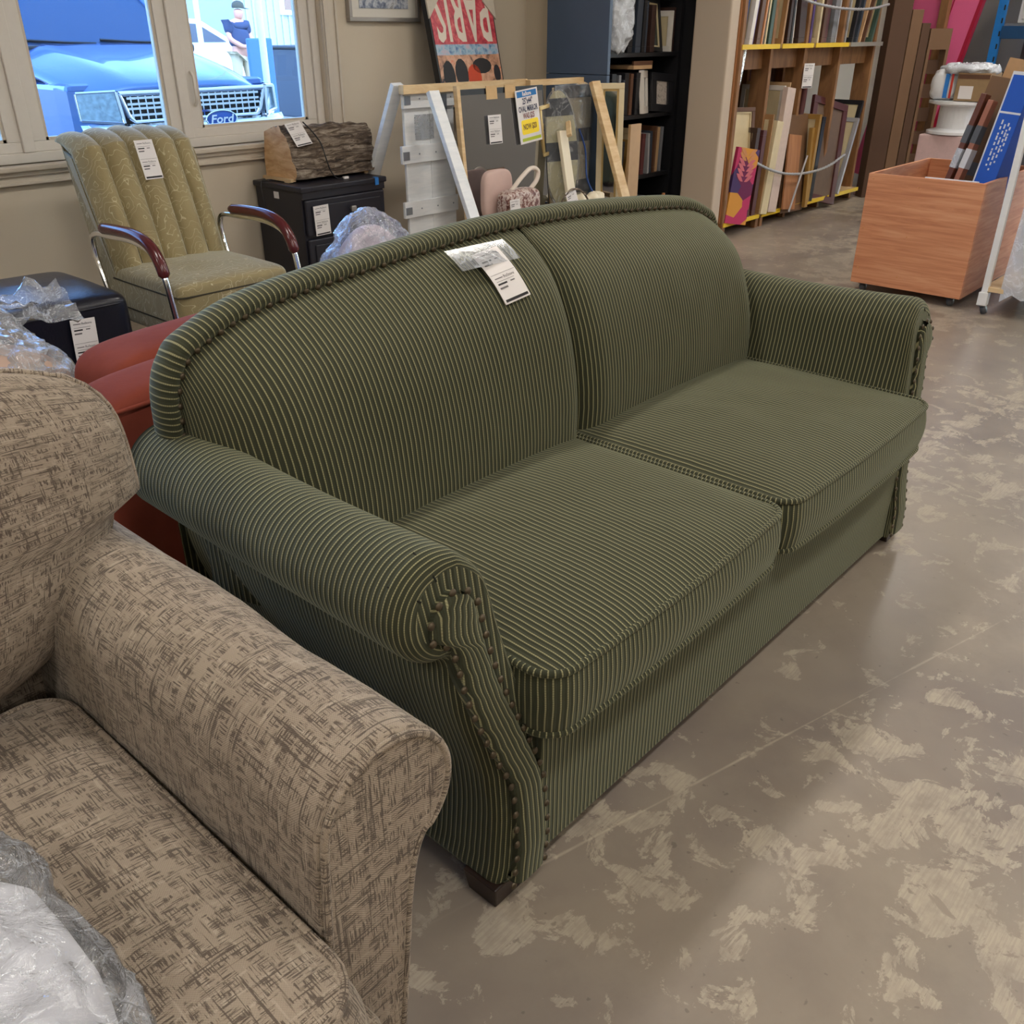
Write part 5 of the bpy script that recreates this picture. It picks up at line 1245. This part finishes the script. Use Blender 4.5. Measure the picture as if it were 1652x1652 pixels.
GA='white appliances on the blue rack'
for (y0,y1,h,lb) in ((2.40,2.72,.62,'white cabinet on the blue rack next to its upright'),(1.95,2.34,.52,'white cabinet with dark vent on the blue rack'),(1.35,1.88,.60,'white appliance at the right end of the blue rack')):
    a=WP('cabinet',(9.9,(y0+y1)/2,1.40),lb,'cabinet',GA); a.part(MB().box(9.60,10.3,y0,y1,1.401,1.401+h),'body',M_WHITE,bevel=.008); a.part(MB().box(9.585,9.60,y0+.03,y1-.03,1.43,1.40+h*.62),'door',M_WHITE,bevel=.005); a.part(MB().box(9.592,9.60,y0+.04,y1-.04,1.40+h*.7,1.40+h*.92),'vent',M_BLACK)
sp=WP('speaker_box',(9.85,2.6,.57),'black box with a grey panel on the lower deck of the blue rack','box'); sp.part(MB().box(9.62,10.1,2.42,2.78,.571,1.02),'body',M_BLACK,bevel=.01); sp.part(MB().box(9.61,9.62,2.50,2.58,.70,.98),'panel',CM['grey'])
slab('grey_panel','grey sheet standing behind the speaker box on the blue rack','panel',(10.15,2.78,.571),(0,-1,0),(0,0,1),.6,.72,.03,CM['grey'])
slab('cardboard_carton','large brown carton low on the blue rack behind the crate poles','carton',(9.60,2.36,.571),(0,-1,0),(0,0,1),1.2,.62,.5,M_CARD2)
# white spool, box, sacks beyond the crate
sk=WP('cable_spool',(8.1,2.62,0),'white plastic wrapped spool beyond the wooden crate','spool')
M_SPW=plain('white_wrap',srgb(224,226,228),.45,0,.04); M_PGR=plain('pink_granite_card',srgb(208,180,178),.6,0,.12,30)
sk.part(MB().lathe([(.01,.62),(.20,.62),(.20,.64),(.13,.66),(.13,.82),(.22,.84),(.22,.86),(.01,.86)],Matrix.Translation((8.15,2.60,0)),28),'spool_body',M_SPW,smooth=False)
sk2=WP('stone_box',(8.1,2.6,0),'pink mottled box under the white spool','box'); sk2.part(MB().box(7.98,8.38,2.42,2.80,.34,.615),'body',M_PGR,bevel=.01); sk2.part(MB().box(7.97,8.39,2.41,2.81,.30,.34),'lid',M_PGR)
sk3=WP('plastic_sack',(8.1,2.64,0),'pale plastic sack on the floor under the pink box','sack'); o=sk3.part(blob(sph((8.17,2.66,.16),(.30,.34,.16),.6,.6),50,30),'sack_body',M_SPW,smooth=True,merge=True); crumple(o,.03,8,3)
cbx=WP('cardboard_box',(8.15,2.52,.87),'small cardboard box with a printed label on the white spool','box'); cbx.part(MB().box(8.0,8.26,2.36,2.60,.865,1.06),'body',plain('kraft_board',srgb(150,124,90),.7),bevel=.003); cbx.part(MB().box(7.997,8.0,2.47,2.57,.88,.97),'label',M_PAPER); cbx.part(MB().box(7.998,8.0,2.365,2.595,1.02,1.05),'tape',CM['brown'])
sk4=WP('white_sack',(8.15,2.72,.87),'white sack with red and blue print beside the small cardboard box','sack'); o=sk4.part(blob(sph((8.15,2.71,.97),(.13,.10,.105),.5,.5),40,30),'sack_body',M_SPW,smooth=True,merge=True); crumple(o,.02,10,3); sk4.part(MB().box(8.005,8.012,2.66,2.69,.88,1.05),'blue_print',M_BTAPE); sk4.part(MB().box(8.005,8.012,2.63,2.645,.88,1.05),'red_print',M_RED)
wp2=WP('plastic_wrap',(8.15,2.55,1.07),'blue-tinted plastic wrap draped over the small cardboard box','film'); o=wp2.part(blob(sph((8.15,2.56,1.08),(.15,.20,.03),.8,.7),50,24),'film',M_FILM3,smooth=True,merge=True); crumple(o,.04,12,2)

# ------------------------------------------------------------------ orange wood crate on castors
def mk_crate():
    N=NT('orange_wood_laminate'); N.set(Roughness=.55,Specular_IOR_Level=.3)
    v=N.coord('Object',(3,1.6,34)); f=N.noise(v,1.3,6,.62,.7); g=N.noise(N.coord('Object'),1.6,2)
    c=N.ramp(f,[(.32,srgb(184,118,82)),(.5,srgb(210,146,106)),(.68,srgb(224,168,128))]); c=N.mix(N.math('MULTIPLY',g,.5),c,srgb(204,138,102)); N.l(c,N.b.inputs['Base Color']); N.bump(f,.05,.003); return N.m
M_CRATE=mk_crate(); M_CRIN=plain('crate_edge',srgb(176,104,58),.45)
ct=WP('wooden_crate',(5.65,1.77,0),'orange wood laminate bin on black castors holding poles and cartons','bin')
CX0,CX1,CY0,CY1=5.25,6.15,1.455,2.07
ct.part(MB().box(CX0,CX0+.018,CY0,CY1,.055,.652),'front_panel',M_CRATE,bevel=.002); ct.part(MB().box(CX1-.018,CX1,CY0,CY1,.055,.652),'rear_panel',M_CRATE)
ct.part(MB().box(CX0+.018,CX1-.018,CY0,CY0+.018,.055,.652),'side_panel',M_CRATE); ct.part(MB().box(CX0+.018,CX1-.018,CY1-.018,CY1,.055,.652),'side_panel',M_CRATE); ct.part(MB().box(CX0+.018,CX1-.018,CY0+.018,CY1-.018,.07,.09),'bottom',M_CRATE)
M_WHEEL=plain('grey_castor',srgb(66,68,74),.45)
for x in (CX0+.06,CX1-.06):
    for y in (CY0+.06,CY1-.06):
        c=ct.part(MB().box(x-.03,x+.03,y-.022,y+.022,.045,.056),'castor_plate',M_BLACK); ct.part(MB().lathe([(.002,-.018),(.018,-.016),(.026,-.006),(.026,.006),(.018,.016),(.002,.018)],Matrix.Translation((x-.01,y,.027))@Matrix.Rotation(math.radians(80),4,'X'),16),'castor_wheel',M_WHEEL,sub=c,smooth=True)
for (y,z) in ((2.04,.625),(1.79,.60),(2.05,.36),(1.80,.34),(2.04,.14),(1.81,.12)): ct.part(MB().lathe([(.006,0),(.005,.002),(.0005,.0025)],frame_M((CX0-.0005,y,z),(0,-1,0),(0,0,1)),10),'screw_cap',CM['orange'])
# contents
M_CBLUE=plain('carton_blue',srgb(20,84,190),.45,0,.05); M_CWHITE=plain('carton_white',srgb(226,228,234),.5,0,.02)
bcx=WP('carton',(5.55,1.6,.3),'long blue carton with white printing leaning in the wooden bin','carton')
Mb=frame_M((5.44,1.655,.10),(-.25,-1,0),(.16,-.10,1.0))
bcx.part(MB().box(0,.12,0,1.08,-.16,0,Mb),'body',M_CBLUE,bevel=.003); bcx.part(MB().box(-.002,.006,0,1.08,-.10,.001,Mb),'white_edge',M_CWHITE); bcx.part(MB().box(0,.12,.88,.89,0,.0015,Mb),'white_rule',M_CWHITE); bcx.part(MB().box(-.001,.121,1.065,1.081,-.16,.0015,Mb),'white_end',M_CWHITE)
for k,(x,y0,y1) in enumerate(((.040,.62,.86),(.060,.60,.85),(.078,.64,.85),(.092,.70,.84),(.065,.40,.55),(.085,.36,.55),(.065,.22,.31),(.085,.20,.31))):
    for q in range(int((y1-y0)/.026)): bcx.part(MB().box(x-.004,x+.004,y0+q*.026,y0+q*.026+.010+.012*((q*7+k*3)%3)/2,0,.0015,Mb),'printed_line',M_CWHITE)
kcx=WP('carton',(5.6,1.85,.3),'plain brown cardboard carton leaning behind the blue carton','carton'); Mk2=frame_M((5.60,1.86,.10),(-.1,-1,0),(.16,-.155,1.0)); kcx.part(MB().box(0,.19,0,1.06,-.14,0,Mk2),'body',M_CARD,bevel=.003)
ofl=kcx.part(MB().box(.04,.24,1.06,1.16,-.05,-.04,Mk2),'open_flap',plain('kraft_flap',srgb(186,146,104),.7)); kcx.part(MB().box(0,.19,.56,.63,.0005,.002,Mk2),'dark_tape',M_GREYB)
M_MAHO=plain('mahogany_rail',srgb(104,58,40),.4,0,.12,9)
for k,(y,lb) in enumerate(((1.845,'dark mahogany rail leaning in the bin, left of a taped pair'),(1.80,'lighter mahogany rail leaning in the bin, right of a taped pair'))):
    p=WP('wooden_rail',(5.5,y,.1),lb,'rail','mahogany rails in the wooden bin'); Mr=frame_M((5.45+.01*k,y,.10),(-.15,-1,0),(.16,-.17,1.0)); p.part(MB().box(0,.030,0,.98-.03*k,-.06,0,Mr),'rail',M_MAHO if k==0 else plain('light_mahogany',srgb(168,108,84),.4,0,.1,9),bevel=.003)
    p.part(MB().box(-.002,.032,.60,.70,-.062,.002,Mr),'tape_band',M_FILM3 if k==0 else M_SPW); p.part(MB().box(-.001,.031,.73,.82,-.061,.0015,Mr),'dark_band',M_GREYB)
wb2=slab('white_sheet','white board edge lying low inside the wooden bin','board',(5.29,1.80,.09),(0,-1,0),(.10,0,1),.28,.56,.012,M_CWHITE)
# ------------------------------------------------------------------ white cart under plastic
wc=WP('white_cart',(5.5,1.0,0),'white tube cart on castors draped in plastic at the right edge','cart')
def boxbar(a,b,w): 
    a=Vector(a);b=Vector(b);d=b-a;M=frame_M(tuple(a),(1,0,0) if abs(d.normalized().x)<.9 else (0,1,0),tuple(d)); return MB().box(-w/2,w/2,0,d.length,-w/2,w/2,M)
for (x,y) in ((5.245,1.335),(5.245,.55),(6.0,1.335),(6.0,.55)):
    wc.part(boxbar((x,y,.055),(x,y,1.7),.032),'post',M_WHITE,bevel=.003); wc.part(MB().box(x-.024,x+.024,y-.024,y+.024,.05,.12),'post_foot',M_WHITE,bevel=.003)
    c=wc.part(MB().lathe([(.003,-.012),(.022,-.012),(.025,0),(.022,.012),(.003,.012)],Matrix.Translation((x+.012,y-.01,.025))@Matrix.Rotation(math.radians(70),4,'X'),16),'castor_wheel',M_WHEEL,smooth=True); wc.part(MB().add([(x-.02,y-.014,.05),(x+.02,y-.014,.05),(x+.02,y+.004,.02),(x+.02,y+.014,.05),(x-.02,y+.014,.05)],[(0,1,2),(1,3,2),(3,4,2),(4,0,2)]),'castor_fork',M_WGAL,sub=c)
wc.part(MB().box(5.23,6.02,.54,1.345,.125,.15),'base_board',M_PINE,bevel=.003)
sh=MB(); sh.grid([[(5.235-.02*math.sin(i*.9)+.012*fbm(i*.5,j*.4,1),1.255-.05*i+.02*fbm(i*.4,j*.25,4)+.02*(1-j/22)*0,.07+.05*abs(math.sin(i*1.3))*max(0,1-j/3)+1.65*j/22+.012) for j in range(23)] for i in range(16)]); wc.part(sh,'plastic_drape',M_FILM3,smooth=True)
wc.part(rbox(5.32,5.95,.6,1.28,.152,1.5,.0,.3),'stored_goods',M_SPW,smooth=True,merge=True)
